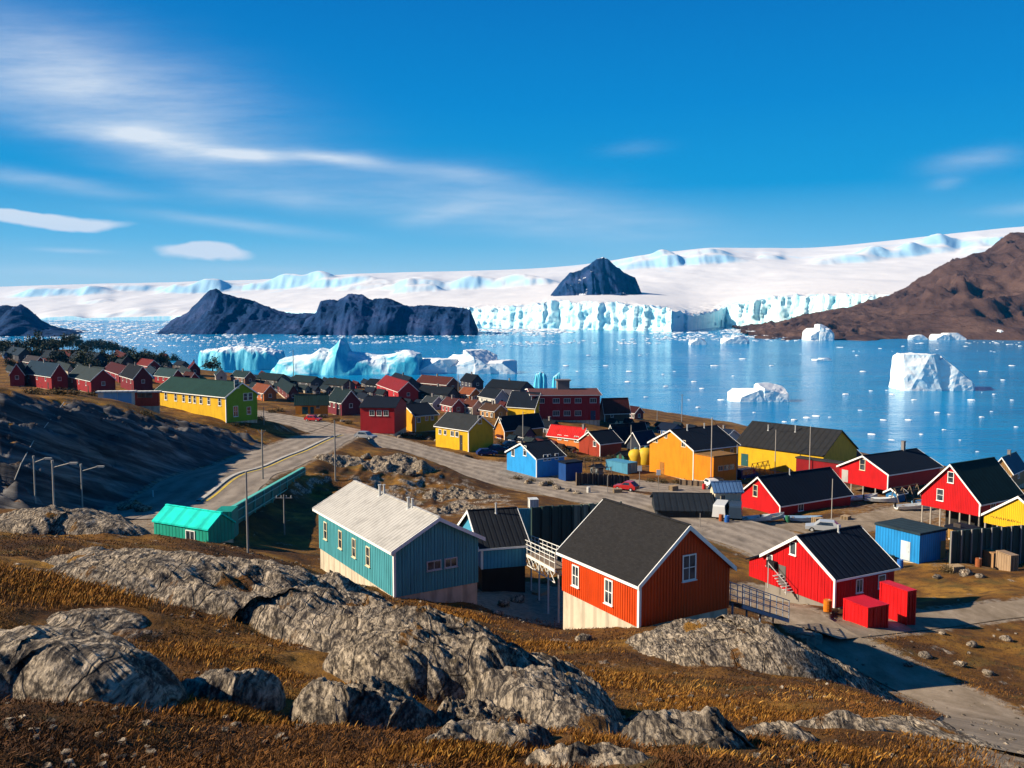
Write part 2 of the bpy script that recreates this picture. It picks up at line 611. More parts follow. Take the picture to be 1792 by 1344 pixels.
def tundra_nodes(N, pos):
    big = N.noise(pos, 0.16, 5, 0.6)
    mid = N.noise(pos, 0.9, 6, 0.65)
    fine = N.noise(pos, 9, 5, 0.75)
    col = N.ramp(big, [(.30, (.040, .018, .008)), (.44, (.105, .044, .011)), (.54, (.21, .095, .017)), (.70, (.33, .165, .028))])
    col = N.mix(N.rng(mid, .45, .66, 0, .8), col, (.040, .024, .014))
    col = N.mix(N.rng(fine, .52, .74, 0, .5), col, (.25, .14, .045))
    col = N.mix(N.rng(fine, .50, .32, 0, .6), col, (.022, .014, .010))
    green = N.noise(pos, 0.35, 3, 0.5)
    col = N.mix(N.rng(green, .56, .68, 0, .45), col, (.075, .068, .022))
    return col, N.m('ADD', N.m('MULTIPLY', mid, .7), fine)


M_TERRAIN, N = new_mat('tundra_ground')
pos, nz = geo(N)
rc, rh = rock_nodes(N, pos)
tcx, th = tundra_nodes(N, pos)
att = N.n('ShaderNodeAttribute', attribute_name='rocky')
brk = N.noise(pos, 0.5, 5, 0.62)
edge = N.m('ADD', att.outputs['Fac'], N.m('MULTIPLY', N.m('SUBTRACT', brk, .5), 1.3))
edge = N.m('ADD', edge, N.rng(nz, .93, .74, 0, .6))
rk = N.rng(edge, .40, .56)
rk = N.m('MAXIMUM', rk, N.rng(N.noise(N.mapping(pos, scale=(1, .6, 1)), .42, 6, .65), .63, .67, 0, .85))
sand = N.n('ShaderNodeAttribute', attribute_name='sandy')
sn = N.noise(pos, 1.5, 6, .65)
sandm = N.rng(N.m('ADD', sand.outputs['Fac'], N.m('MULTIPLY', N.m('SUBTRACT', sn, .5), .9)), .40, .60)
sandc = N.ramp(N.noise(pos, 2.5, 6, .7), [(.3, (.15, .115, .08)), (.7, (.34, .27, .20))])
cliff_shade = N.n('ShaderNodeAttribute', attribute_name='cliff_shade')
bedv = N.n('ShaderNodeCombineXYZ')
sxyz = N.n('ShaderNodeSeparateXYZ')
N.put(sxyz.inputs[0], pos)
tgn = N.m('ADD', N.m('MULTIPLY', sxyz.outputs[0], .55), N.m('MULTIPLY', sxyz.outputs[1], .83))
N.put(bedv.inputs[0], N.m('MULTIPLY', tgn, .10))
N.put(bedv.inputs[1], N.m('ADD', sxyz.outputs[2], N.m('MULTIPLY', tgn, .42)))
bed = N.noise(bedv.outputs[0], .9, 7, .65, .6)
cliff_col = N.ramp(bed, [(.32, (.020, .019, .021)), (.48, (.055, .052, .054)), (.58, (.12, .112, .108)), (.72, (.24, .22, .20))])  # dark beds of the cliff face; its shade is put into this colour
rc = N.mix(N.rng(cliff_shade.outputs['Fac'], .2, .6), rc, cliff_col)
rh = N.mix(N.rng(cliff_shade.outputs['Fac'], .2, .6), rh, N.m('MULTIPLY', bed, 4.0))
col = N.mix(rk, tcx, rc)
col = N.mix(sandm, col, sandc)
hh = N.mix(rk, th, rh)
N.principled(col, 0.95, N.bump(hh, 0.8, 0.12), 0.1)

M_ROCK, N = new_mat('lichen_rock')
pos, nz = geo(N)
rc, rh = rock_nodes(N, pos)
tcx, th = tundra_nodes(N, pos)
att = N.n('ShaderNodeAttribute', attribute_name='rim')
br = N.noise(pos, 2.0, 5, .65)
mk = N.rng(N.m('ADD', att.outputs['Fac'], N.m('MULTIPLY', N.m('SUBTRACT', br, .5), .5)), .84, .93)
crk = N.noise(N.mapping(pos, scale=(1, .3, 1), rot=(0, 0, R(-38))), 1.1, 4, .6)
mk = N.m('MAXIMUM', mk, N.m('MULTIPLY', N.rng(crk, .62, .66), N.rng(nz, .6, .9)))
N.principled(N.mix(mk, rc, tcx), 0.9, N.bump(rh, 1.0, 0.20), 0.1)

M_ROAD, N = new_mat('worn_asphalt')
pos, nz = geo(N)
n1 = N.noise(N.mapping(pos, scale=(1, .35, 1), rot=(0, 0, R(40))), .6, 6, .65)
n2 = N.noise(pos, 3, 5, .7)
col = N.ramp(n1, [(.3, (.13, .105, .082)), (.55, (.235, .19, .148)), (.75, (.33, .272, .21))])
col = N.mix(N.rng(n2, .55, .75, 0, .35), col, (.10, .085, .075))
ln_ = N.n('ShaderNodeAttribute', attribute_name='lane')
lw = N.m('ADD', N.m('ABSOLUTE', ln_.outputs['Fac']), N.m('MULTIPLY', N.m('SUBTRACT', n1, .5), .25))
tr = N.m('PINGPONG', N.m('MULTIPLY', lw, 5.2), 1.0)
col = N.mix(N.rng(tr, .45, .8, 0, .25), col, (.36, .30, .235))
col = N.mix(N.rng(tr, .40, .15, 0, .22), col, (.10, .082, .066))
pot = N.noise(pos, .9, 4, .6)
col = N.mix(N.rng(pot, .62, .67, 0, .5), col, (.075, .062, .05))
N.principled(col, 0.9, N.bump(n2, .3, .04), 0.1)

M_GRAVEL, N = new_mat('gravel')
pos, nz = geo(N)
n1 = N.noise(N.mapping(pos, scale=(1, .5, 1), rot=(0, 0, R(50))), .8, 6, .7)
n2 = N.noise(pos, 7, 5, .75)
col = N.ramp(n1, [(.3, (.15, .11, .07)), (.55, (.25, .19, .13)), (.75, (.35, .275, .20))])
col = N.mix(N.rng(n2, .55, .72, 0, .4), col, (.14, .11, .08))
N.principled(col, 0.95, N.bump(n2, .5, .06), 0.1)

M_YELLOWLINE, N = new_mat('yellow_line_paint')
pos, nz = geo(N)
N.principled(N.mix(N.rng(N.noise(pos, 1.5, 6, .7), .5, .7), (.55, .38, .03), (.24, .18, .08)), .8)
M_KERB, N = new_mat('pale_concrete')
pos, nz = geo(N)
N.principled(N.mix(N.rng(N.noise(pos, 1.2, 6, .7), .4, .7), (.46, .42, .36), (.27, .24, .20)), .9)


def ice_mat(name, blue, snow=(.86, .88, .90), lo=.35, hi=.65, scale=.05, wall=None, flute=.22):
    m, N = new_mat(name)
    pos, nz = geo(N)
    n1 = N.noise(pos, scale, 7, .62)
    n2 = N.noise(N.mapping(pos, scale=(1, 1, flute)), scale * 3, 6, .7)
    f = N.m('ADD', nz, N.m('MULTIPLY', N.m('SUBTRACT', n1, .5), .9))
    c = N.mix(N.rng(n2, .35, .68), blue, wall or tuple(min(1, .35 + .62 * q) for q in blue))
    c = N.mix(N.rng(f, lo, hi), c, snow)
    b = N.principled(c, .55, N.bump(N.m('ADD', n1, N.m('MULTIPLY', n2, .6)), .5, 1.2 if scale < .1 else .5), .3)
    return m


M_GLACIER = ice_mat('glacier_ice', (.30, .66, .74), snow=(.72, .74, .75), lo=.62, hi=.98, scale=.02, wall=(.74, .84, .85))
M_BLUEICE = ice_mat('blue_ice', (.012, .30, .46), snow=(.74, .78, .80), lo=.55, hi=.90, scale=.06, wall=(.10, .50, .62))
M_WHITEICE = ice_mat('white_ice', (.45, .70, .80), snow=(.70, .70, .69), lo=-.3, hi=.25, scale=.12, flute=1.3)

M_SNOW, N = new_mat('snowfield')
pos, nz = geo(N)
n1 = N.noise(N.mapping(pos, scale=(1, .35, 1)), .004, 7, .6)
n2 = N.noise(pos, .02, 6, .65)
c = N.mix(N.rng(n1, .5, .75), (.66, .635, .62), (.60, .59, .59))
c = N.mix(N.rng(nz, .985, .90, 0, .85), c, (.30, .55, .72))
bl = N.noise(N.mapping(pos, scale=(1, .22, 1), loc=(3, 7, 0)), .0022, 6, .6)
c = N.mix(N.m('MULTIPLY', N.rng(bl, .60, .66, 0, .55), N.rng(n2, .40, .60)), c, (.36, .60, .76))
N.principled(c, .7, N.bump(N.m('ADD', n1, N.m('MULTIPLY', n2, .25)), .6, 10), .2)


def hill_mat(name, c0, c1, c2, sc_=.012, rot=30, snow=0.0):
    m, N = new_mat(name)
    pos, nz = geo(N)
    n1 = N.noise(N.mapping(pos, scale=(1, 1, 1.6)), sc_, 7, .62)
    n2 = N.noise(N.mapping(pos, scale=(1, .4, 1), rot=(0, 0, R(rot))), sc_ * 6, 6, .68)
    c = N.ramp(n1, [(.3, c0), (.52, c1), (.72, c2)])
    c = N.mix(N.rng(n2, .50, .72, 0, .6), c, tuple(q * .45 for q in c0))
    c = N.mix(N.rng(n2, .42, .26, 0, .5), c, c2)
    if snow:
        n3 = N.noise(pos, sc_ * 1.5, 5, .6)
        c = N.mix(N.rng(N.m('MULTIPLY', n3, nz), .53, .57, 0, snow), c, (.8, .82, .85))
    N.principled(c, .95, N.bump(N.m('ADD', n1, N.m('MULTIPLY', n2, .5)), .9, 1.0 / sc_ * .10), .1)
    return m


M_HILL = hill_mat('brown_hillside', (.034, .020, .019), (.066, .038, .032), (.115, .068, .052), .010, 30)
M_MOUNT = hill_mat('haze_blue_mountain_rock', (.003, .016, .055), (.008, .032, .098), (.045, .065, .15), .012, 20)  # blue of distance haze and shade put into the rock colour
M_NUNATAK = hill_mat('snow_flecked_rock', (.003, .016, .055), (.008, .032, .098), (.045, .065, .15), .010, 20, snow=.9)  # same haze-blue rock colour, with snow flecks of its own

M_WATER, N = new_mat('fjord_water')
pos, nz = geo(N)
w1 = N.noise(N.mapping(pos, scale=(.16, .40, 1), rot=(0, 0, R(4))), 1.0, 5, .6)
w2 = N.noise(N.mapping(pos, scale=(.012, .035, 1)), 1.0, 4, .55)
w3 = N.noise(pos, .0035, 3, .5)
col = N.mix(N.rng(w2, .35, .7), (.001, .17, .37), (.003, .24, .47))
nb = N.bump(N.m('ADD', w1, N.m('MULTIPLY', w2, 3.0)), .65, 1.0)
df = N.n('ShaderNodeBsdfDiffuse')
N.put(df.inputs[0], col)
gl = N.n('ShaderNodeBsdfGlossy')
N.put(gl.inputs['Color'], (.92, .97, 1.0))
N.put(gl.inputs['Roughness'], N.rng(w3, .35, .65, .06, .16))
N.put(gl.inputs['Normal'], nb)
fr = N.n('ShaderNodeFresnel')
fr.inputs['IOR'].default_value = 1.33
N.put(fr.inputs['Normal'], nb)
mx = N.n('ShaderNodeMixShader')
N.put(mx.inputs[0], N.m('MINIMUM', fr.outputs[0], .66))
N.t.links.new(df.outputs[0], mx.inputs[1])
N.t.links.new(gl.outputs[0], mx.inputs[2])
mo = N.n('ShaderNodeOutputMaterial')
N.t.links.new(mx.outputs[0], mo.inputs[0])

# ================================================================== ground sheet
a_ax = np.linspace(-0.98, 0.98, 900)
y_ax = np.concatenate([np.exp(np.linspace(math.log(1.2), math.log(60), 420)), np.exp(np.linspace(math.log(60), math.log(420), 430))[1:], np.exp(np.linspace(math.log(420), math.log(900), 60))[1:]])
AA, YY = np.meshgrid(a_ax, y_ax, indexing='ij')
XX = AA * YY
gx, gy = XX.ravel(), YY.ravel()
ZZ = ground_h(gx, gy).reshape(XX.shape)
# the ground must stay under the road sheets
dR, zR = road_field(gx, gy)
ZZ = np.where(dR.reshape(XX.shape) < 0.3, zR.reshape(XX.shape) - 0.06, ZZ)
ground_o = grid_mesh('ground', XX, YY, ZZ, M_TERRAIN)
tag(ground_o, kind='structure')
rocky = np.zeros(len(gx))
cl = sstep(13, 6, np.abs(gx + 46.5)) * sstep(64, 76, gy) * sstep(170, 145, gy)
rocky = np.maximum(rocky, cl * 0.60)
point_attr(ground_o, 'cliff_shade', cl)
rocky = np.maximum(rocky, .42 * sstep(20, 8, np.hypot(gx + 10, (gy - 118) * .8)))
rocky = np.maximum(rocky, .55 * sstep(230, 420, gy + gx * 0.4) * 0.6)
point_attr(ground_o, 'rocky', rocky)
sandy = sstep(2.2, 0.1, dR) * .58
sandy = np.maximum(sandy, .9 * sstep(6.5, 3, np.hypot(gx - 1.5, (gy - 68) * .5)))
sandy = np.maximum(sandy, .44 * sstep(26, 12, np.hypot(gx - 62, (gy - 128) * .7)))
sandy = np.maximum(sandy, .42 * sstep(1.2, 0.3, ZZ.ravel()))
sandy = np.maximum(sandy, .42 * sstep(8, 3, np.hypot(gx - 46, (gy - 92) * .8)))
point_attr(ground_o, 'sandy', sandy)

for nm, rd in ROADS.items():
    c, hw = rd['c'], rd['hw']
    t = np.gradient(c[:, :2], axis=0)
    t /= np.linalg.norm(t, axis=1)[:, None]
    nrm = np.stack([-t[:, 1], t[:, 0]], 1)
    off = np.linspace(-1, 1, 9)
    wob = hw * (1 + .10 * fbm(np.arange(len(c)) / 6, np.zeros(len(c)), 2, 5))
    RX = c[:, 0, None] + nrm[:, 0, None] * off[None] * wob[:, None]
    RY = c[:, 1, None] + nrm[:, 1, None] * off[None] * wob[:, None]
    lift = {'main_road': .030, 'hillside_road': .022, 'car_park': .014, 'gravel_yard': .010, 'gravel_track': .022, 'gravel_drive': .014}[nm]
    RZ = c[:, 2, None] + lift - .03 * off[None] ** 2 + 0 * RX
    ro = grid_mesh(nm, RX, RY, RZ, M_GRAVEL if 'gravel' in nm else M_ROAD)
    tag(ro, kind='structure')
    point_attr(ro, 'lane', (off[None] + 0 * RX).ravel())
    if nm == 'hillside_road':
        for nm2, o0, o1, up, mt in (('road_line', -.36, -.315, .014, M_YELLOWLINE), ('kerb', -.25, -.17, .13, M_KERB)):
            mbx = MB()
            k0 = 10
            for i in range(k0, len(c) - 14):
                A = [(c[j, 0] + nrm[j, 0] * o * hw, c[j, 1] + nrm[j, 1] * o * hw, c[j, 2] + lift + z_) for j in (i, i + 1) for o in (o0, o1) for z_ in (-.05, up)]
                mbx.add(A, [(1, 3, 7, 5), (0, 1, 5, 4), (2, 3, 7, 6)])
            tag(mbx.build(nm2, mt), kind='structure')

# ================================================================== water
wx_ = np.array([[-9000, 9000], [-9000, 9000]], float)
wy_ = np.array([[60, 60], [12000, 12000]], float)
tag(grid_mesh('water', wx_, wy_, np.zeros((2, 2)), M_WATER), kind='structure')


# ================================================================== hills and mountains behind the fjord
def lerp_profile(prof, q):
    return np.interp(q, [p[0] for p in prof], [p[1] for p in prof])


def massif(name, prof, Y0, depth, mat, ridge=.5, rough=.2, seed=1, nx=220, ny=90, nscale=1.0, front_pow=1.0, back_pow=1.0, base=0.0, sink=2.0, rug=0):
    """a hill whose crest, seen at distance Y0, has the given outline; depth m front to back; ridge = where the crest lies"""
    pxs = np.linspace(prof[0][0], prof[-1][0], nx)
    pys = lerp_profile(prof, pxs)
    Yc = Y0 + depth * ridge
    ae = np.array([ray(px, py) for px, py in zip(pxs, pys)])
    a, top = ae[:, 0], np.maximum(CAMZ + ae[:, 1] * Yc, 0.2)
    t = np.linspace(0, 1, ny)
    Aa, T = np.meshgrid(a, t, indexing='ij')
    Yg = Y0 + depth * T
    X = Aa * (Yc + (Yg - Yc) * .85)
    up = np.where(T < ridge, np.clip(T / ridge, 0, 1) ** front_pow, np.clip((1 - T) / (1 - ridge), 0, 1) ** back_pow)
    L = 60.0 * nscale
    nz_ = fbm(X / L, Yg / L, 5, seed)
    rd_ = ridged(X / (L * 1.4), Yg / (L * 2.2), 4, seed + 9)
    W = np.sin(np.pi * np.clip(up, 0, 1) * .94)                 # no displacement on the crest or at the foot
    Z = base + top[:, None] * np.clip(up * (1 + rough * W * (nz_ + (rd_ - .5) * 1.2)), 0, 1.12)
    if rug:
        Z = Z + rug * (ridged(X / (L * .35), Yg / (L * .35), 4, seed + 3) - .5) * sstep(0, .25, up)
    Z[:, 0] = base - sink
    Z[:, -1] = base - sink
    Yg = Yg + depth * .10 * (1 - T) * fbm(X / (L * .8), X * 0, 4, seed + 77)
    return grid_mesh(name, X, Yg, Z, mat)


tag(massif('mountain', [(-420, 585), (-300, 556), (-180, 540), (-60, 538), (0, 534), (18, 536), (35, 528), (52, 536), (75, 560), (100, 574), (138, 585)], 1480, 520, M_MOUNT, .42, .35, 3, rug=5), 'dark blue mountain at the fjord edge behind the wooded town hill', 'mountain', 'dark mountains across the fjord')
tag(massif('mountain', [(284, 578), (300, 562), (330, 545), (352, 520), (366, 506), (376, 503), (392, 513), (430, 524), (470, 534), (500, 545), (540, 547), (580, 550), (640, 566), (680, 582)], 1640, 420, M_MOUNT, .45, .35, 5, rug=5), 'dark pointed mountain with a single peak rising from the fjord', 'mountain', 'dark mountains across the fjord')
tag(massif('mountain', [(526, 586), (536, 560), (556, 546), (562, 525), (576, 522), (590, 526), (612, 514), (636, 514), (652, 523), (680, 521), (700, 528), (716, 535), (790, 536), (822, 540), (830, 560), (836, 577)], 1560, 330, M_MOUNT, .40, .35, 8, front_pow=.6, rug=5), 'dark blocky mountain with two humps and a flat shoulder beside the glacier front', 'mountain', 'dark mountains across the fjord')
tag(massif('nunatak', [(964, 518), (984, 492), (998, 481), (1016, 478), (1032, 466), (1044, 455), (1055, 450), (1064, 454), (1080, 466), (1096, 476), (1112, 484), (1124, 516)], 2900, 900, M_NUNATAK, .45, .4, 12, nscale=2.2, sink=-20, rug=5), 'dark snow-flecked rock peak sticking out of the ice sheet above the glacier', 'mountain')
hill_prof = [(1292, 584), (1316, 577), (1345, 568), (1380, 561), (1430, 550), (1490, 533), (1545, 519), (1580, 503), (1610, 484), (1650, 462), (1690, 449), (1740, 440), (1792, 420), (1900, 395), (2050, 370), (2300, 350), (2600, 420)]
tag(massif('hill', hill_prof, 1330, 1500, M_HILL, .40, .65, 21, nx=460, ny=260, nscale=2.6, front_pow=.95, rug=18), kind='structure')

# ================================================================== glacier front and the ice sheet
gp = np.linspace(-500, 2300, 1100)
Yf = np.interp(gp, [-500, 0, 300, 480, 700, 800, 830, 960, 1100, 1178, 1205, 1250, 1268, 1300, 1400, 1540, 1800, 2300],
               [4400, 4300, 4100, 3400, 2700, 2380, 2320, 2130, 1960, 1860, 1930, 2330, 2380, 2300, 2150, 1980, 1900, 1900])
topy = np.interp(gp, [-500, 0, 130, 300, 480, 640, 800, 830, 900, 950, 958, 974, 1000, 1050, 1100, 1150, 1180, 1205, 1230, 1262, 1300, 1350, 1400, 1540, 1800, 2300],
                 [559, 559, 557, 553, 546, 541, 540, 540, 537, 532, 528, 526, 531, 530, 534, 538, 545, 553, 549, 541, 530, 521, 517, 518, 520, 515])
skyy = np.interp(gp, [-500, 0, 100, 250, 480, 640, 830, 960, 1090, 1160, 1200, 1260, 1330, 1400, 1480, 1560, 1620, 1700, 1792, 2300],
                 [506, 502, 500, 496, 490, 478, 474, 470, 455, 441, 437, 432, 433, 437, 430, 420, 415, 405, 395, 360])
ae_f = np.array([ray(p, q) for p, q in zip(gp, topy)])
ae_s = np.array([ray(p, q) for p, q in zip(gp, skyy)])
ga = ae_f[:, 0]
arc = np.cumsum(np.concatenate([[0], np.hypot(np.diff(ga * Yf), np.diff(Yf))]))
ztop = CAMZ + ae_f[:, 1] * Yf
ztop = ztop + 15 * (ridged(arc / 30, arc * 0, 4, 4) - .45) * (gp > 780)
vv = np.linspace(0, 1, 26)
jag = 46 * (ridged(arc / 70, arc * 0, 4, 11) - .5) + 16 * (ridged(arc / 15, arc * 0, 2, 19) - .5)
S_, V_ = np.meshgrid(arc, vv, indexing='ij')
off = jag[:, None] * (.55 + .45 * V_) + 13 * fbm(S_ / 11, V_ * 3.5, 4, 8) - 10 * V_ ** 2
off = np.where((gp > 740)[:, None], off, 0)
YW = Yf[:, None] - off * .8 + 6
XW = ga[:, None] * YW - off * .25
ZW = -1 + (ztop[:, None] + 1) * V_
# ice sheet rows behind the front
tt = np.linspace(0, 1, 200)[1:] ** 1.7
YB = 9000.0
kern = np.exp(-np.linspace(-2.2, 2.2, 141) ** 2)
kern /= kern.sum()
sm = lambda q: np.convolve(np.pad(q, 70, mode='edge'), kern, 'valid')
Ysm, esm = sm(Yf), sm(ae_f[:, 1])
fade = np.exp(-tt[None] * 18)
Yst = Yf[:, None] * fade + Ysm[:, None] * (1 - fade)
YI = Yst + 6 - off[:, -1:] * .8 * np.exp(-tt[None] * 60) + (YB - Yst) * tt[None]
XI = ga[:, None] * YI - off[:, -1:] * .25 * np.exp(-tt[None] * 60)
ef, es = ae_f[:, 1:2], sm(ae_s[:, 1])[:, None]
ef = ef * fade + esm[:, None] * (1 - fade)
EI = ef + (es - ef) * (1 - (1 - tt[None]) ** 1.35)
ZI = CAMZ + EI * YI
GP = gp[:, None] + 0 * YI
ed = np.exp(-(YI - Yf[:, None]) / 260)
ZI = ZI + ed * (GP > 780) * (16 * (ridged(XI / 40, YI / 60, 3, 6) - .5))
amp = sstep(2200, 4500, YI) * sstep(1.0, .8, tt[None] + 0 * YI)
ZI = ZI + amp * (16 * fbm(XI / 420, YI / 900, 4, 2))


# bluffs where the ice breaks: a gentle rise from behind, a steep shaded face
def bluff(pxc, pyc, wpx, hgt, skew=0.0):
    global ZI
    cr = np.argmin(np.abs(gp - pxc))
    col_e = EI[cr]
    e_t = ray(pxc, pyc)[1]
    row = int(np.clip(np.searchsorted(col_e, e_t), 1, len(tt) - 2))
    Yb = YI[cr, row]
    d = (YI - Yb - skew * (GP - pxc) - 60 * fbm(XI / 90, YI / 400, 3, int(pxc)))
    lat = np.exp(-((GP - pxc) / (wpx * 1.7)) ** 4) * (.75 + .5 * vnoise(XI / 130, YI * 0, int(pxc)))
    rise = sstep(-150, 60, d) * np.exp(-np.clip(d, 0, None) / 900)
    ZI = ZI + hgt * lat * rise


for bl in [(115, 519, 50, 75), (235, 512, 34, 45), (340, 513, 30, 75), (430, 508, 50, 60), (170, 531, 16, 22), (215, 551, 30, 22), (280, 547, 34, 16), (530, 502, 30, 80), (597, 500, 32, 75),
           (640, 506, 24, 30), (735, 512, 22, 55), (770, 505, 60, 40), (865, 502, 40, 48), (930, 500, 26, 40), (110, 560, 22, 18), (700, 500, 40, 30),
           (1185, 466, 62, 75), (1120, 468, 36, 50), (1235, 456, 22, 45), (1348, 455, 12, 30), (1480, 460, 34, 55), (1555, 452, 30, 60), (1620, 446, 26, 55), (1660, 436, 34, 70), (1760, 430, 34, 55), (1720, 446, 22, 40)]:
    bluff(*bl)
ZI[:, -1] -= 400
GX = np.concatenate([XW, XI], 1)
GY = np.concatenate([YW, YI], 1)
GZ = np.concatenate([ZW, ZI], 1)
nw = XW.shape[1]
tag(grid_mesh('glacier_front', GX[:, :nw + 1], GY[:, :nw + 1], GZ[:, :nw + 1], M_GLACIER, smooth=False), 'jagged white and turquoise glacier wall of ice towers at the head of the fjord', 'glacier')
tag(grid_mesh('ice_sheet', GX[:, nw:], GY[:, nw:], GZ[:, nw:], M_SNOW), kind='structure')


# ================================================================== icebergs
def berg(label, prof, Yw, depth, mat, front=6.0, seed=1, tilt=0.0, nx=150, ny=60, rough=.10, group=None, name='iceberg', humps=None, rug=.6, facet=False):
    """outline given as seen at the waterline distance; steep sides all round"""
    pxs = np.linspace(prof[0][0], prof[-1][0], nx)
    pys = lerp_profile(prof, pxs)
    Yc = Yw + depth * .45
    ae = np.array([ray(px, py) for px, py in zip(pxs, pys)])
    a, top = ae[:, 0], np.maximum(CAMZ + ae[:, 1] * Yc, .15)
    t = np.linspace(-1, 1, ny)
    Aa, T = np.meshgrid(a, t, indexing='ij')
    plan = (1 - np.abs(np.linspace(-1, 1, nx)) ** 5) ** .5
    Yg = Yc + depth * .5 * T * (.35 + .65 * plan[:, None])
    X = Aa * Yc
    w = X.max() - X.min()
    L = max(w * .12, .5)
    Yg = Yg + depth * .12 * fbm(X / (L * 1.5), T * 1.3, 3, seed + 5)
    X = X + .25 * L * fbm(Yg / L, X / L, 3, seed + 8)
    prof_t = 1 - np.abs(T) ** front
    if humps is not None:
        prof_t = prof_t * humps(Aa, T, pxs)
    Z = top[:, None] * np.clip(prof_t, 0, 1) * (1 + rough * fbm(X / L, Yg / L, 5, seed))
    Z = Z + rug * (ridged(X / (L * .6), Yg / (L * .6), 4, seed + 3) - .5) * sstep(0, .2, prof_t)
    Z[:, 0] = Z[:, -1] = -.4
    Z[0] = Z[-1] = -.4
    o = grid_mesh(name, X, Yg, np.maximum(Z, -.5), mat, smooth=rug < 1.0 and not facet)
    tag(o, label, 'iceberg', group)
    return o


berg('tall blue-faced ice pillar standing in the water behind the dark red block', [(934, 676), (938, 655), (944, 652), (952, 652), (957, 660), (958, 677)], 478, 7, M_BLUEICE, 6, 41, rug=.4)
berg('slim ice pillar next to a square blue-faced ice pillar', [(966, 672), (968, 660), (974, 656), (979, 652), (981, 664), (982, 673)], 492, 6, M_BLUEICE, 6, 43, rug=.4)
# the big blue berg behind the town: three joined masses, each its own berg
berg('huge turquoise iceberg with a fin-like peak behind the dark roofs by the shore',
     [(474, 660), (480, 642), (492, 628), (520, 623), (548, 620), (562, 610), (578, 615), (590, 604), (599, 592), (606, 600), (614, 616), (650, 621), (690, 620), (720, 613), (735, 616), (738, 640), (742, 660)], 585, 46, M_BLUEICE, 3.2, 51, nx=260, ny=110, rough=.12, rug=1.0)
berg('flat-topped blue ice wall with melt streaks next to the huge turquoise iceberg', [(352, 655), (354, 618), (358, 612), (380, 610), (410, 608), (440, 607), (470, 611), (490, 616), (500, 640), (505, 656)], 640, 36, M_BLUEICE, 9, 53, nx=160, rug=1.8)
# bergs broken into clean faces: blocks cut by planes
def chunk_berg(label, parts, Yw, mat, seed=1, name='iceberg', group=None):
    rr = random.Random(seed)
    out = bmesh.new()
    for (x0, x1, ytop, ybase, depth, lean) in parts:
        a0, _ = ray(x0, ybase)
        a1, _ = ray(x1, ybase)
        w = (a1 - a0) * Yw
        cx = (a0 + a1) / 2 * (Yw + depth * .3)
        h = CAMZ + ray(x0, ytop)[1] * Yw
        bm = bmesh.new()
        bmesh.ops.create_cube(bm, size=1)
        for v in bm.verts: v.co = Vector((v.co.x * w, v.co.y * depth, (v.co.z + .5) * (h * 1.01 + 1.5) - 1.5))
        cuts = []
        for k in range(8):
            th = k / 8 * 2 * math.pi + rr.uniform(-.3, .3)
            ph = R(rr.uniform(1, 11))
            cuts.append((Vector((math.cos(th) * math.cos(ph), math.sin(th) * math.cos(ph), math.sin(ph))), rr.uniform(.78, .95)))
        for k in range(4):
            th, ph = rr.uniform(0, 6.28), R(rr.uniform(64, 84))
            cuts.append((Vector((math.cos(th) * math.cos(ph), math.sin(th) * math.cos(ph), math.sin(ph))), rr.uniform(.90, .98)))
        if lean: cuts.append((Vector((lean, -.25, .75)).normalized(), .62))
        for nrm, q in cuts:
            sup = max(v.co.dot(nrm) for v in bm.verts)
            g = bm.verts[:] + bm.edges[:] + bm.faces[:]
            r = bmesh.ops.bisect_plane(bm, geom=g, plane_co=nrm * sup * q, plane_no=nrm, clear_outer=True)
            ed = [e for e in r['geom_cut'] if isinstance(e, bmesh.types.BMEdge)]
            if ed: bmesh.ops.contextual_create(bm, geom=ed)
        bmesh.ops.triangulate(bm, faces=bm.faces[:])
        for _ in range(4):
            L = max(w, depth) / 10
            long = [e for e in bm.edges if e.calc_length() > L]
            if not long: break
            bmesh.ops.subdivide_edges(bm, edges=long, cuts=1)
            bmesh.ops.triangulate(bm, faces=bm.faces[:])
        bm.normal_update()
        co = np.array([v.co[:] for v in bm.verts])
        s_ = min(w, h, depth) * .35
        d = fbm(co[:, 0] / s_ + seed, (co[:, 2] + co[:, 1]) / s_, 4, seed) * .10 + (ridged(co[:, 0] / s_ * 2 + co[:, 2] / s_, co[:, 1] / s_ * 2 - co[:, 2] / s_, 3, seed + 2) - .5) * .10
        for v, q in zip(bm.verts, d): v.co += v.normal * float(q) * s_
        for v in bm.verts: v.co += Vector((cx, Yw + depth * .5, 0))
        tmp = bpy.data.meshes.new('tmp')
        bm.to_mesh(tmp)
        bm.free()
        out.from_mesh(tmp)
        bpy.data.meshes.remove(tmp)
    bmesh.ops.recalc_face_normals(out, faces=out.faces[:])
    me = bpy.data.meshes.new(name)
    out.to_mesh(me)
    out.free()
    me.materials.append(mat)
    o = bpy.data.objects.new(name, me)
    COL.objects.link(o)
    return tag(o, label, 'iceberg', group)


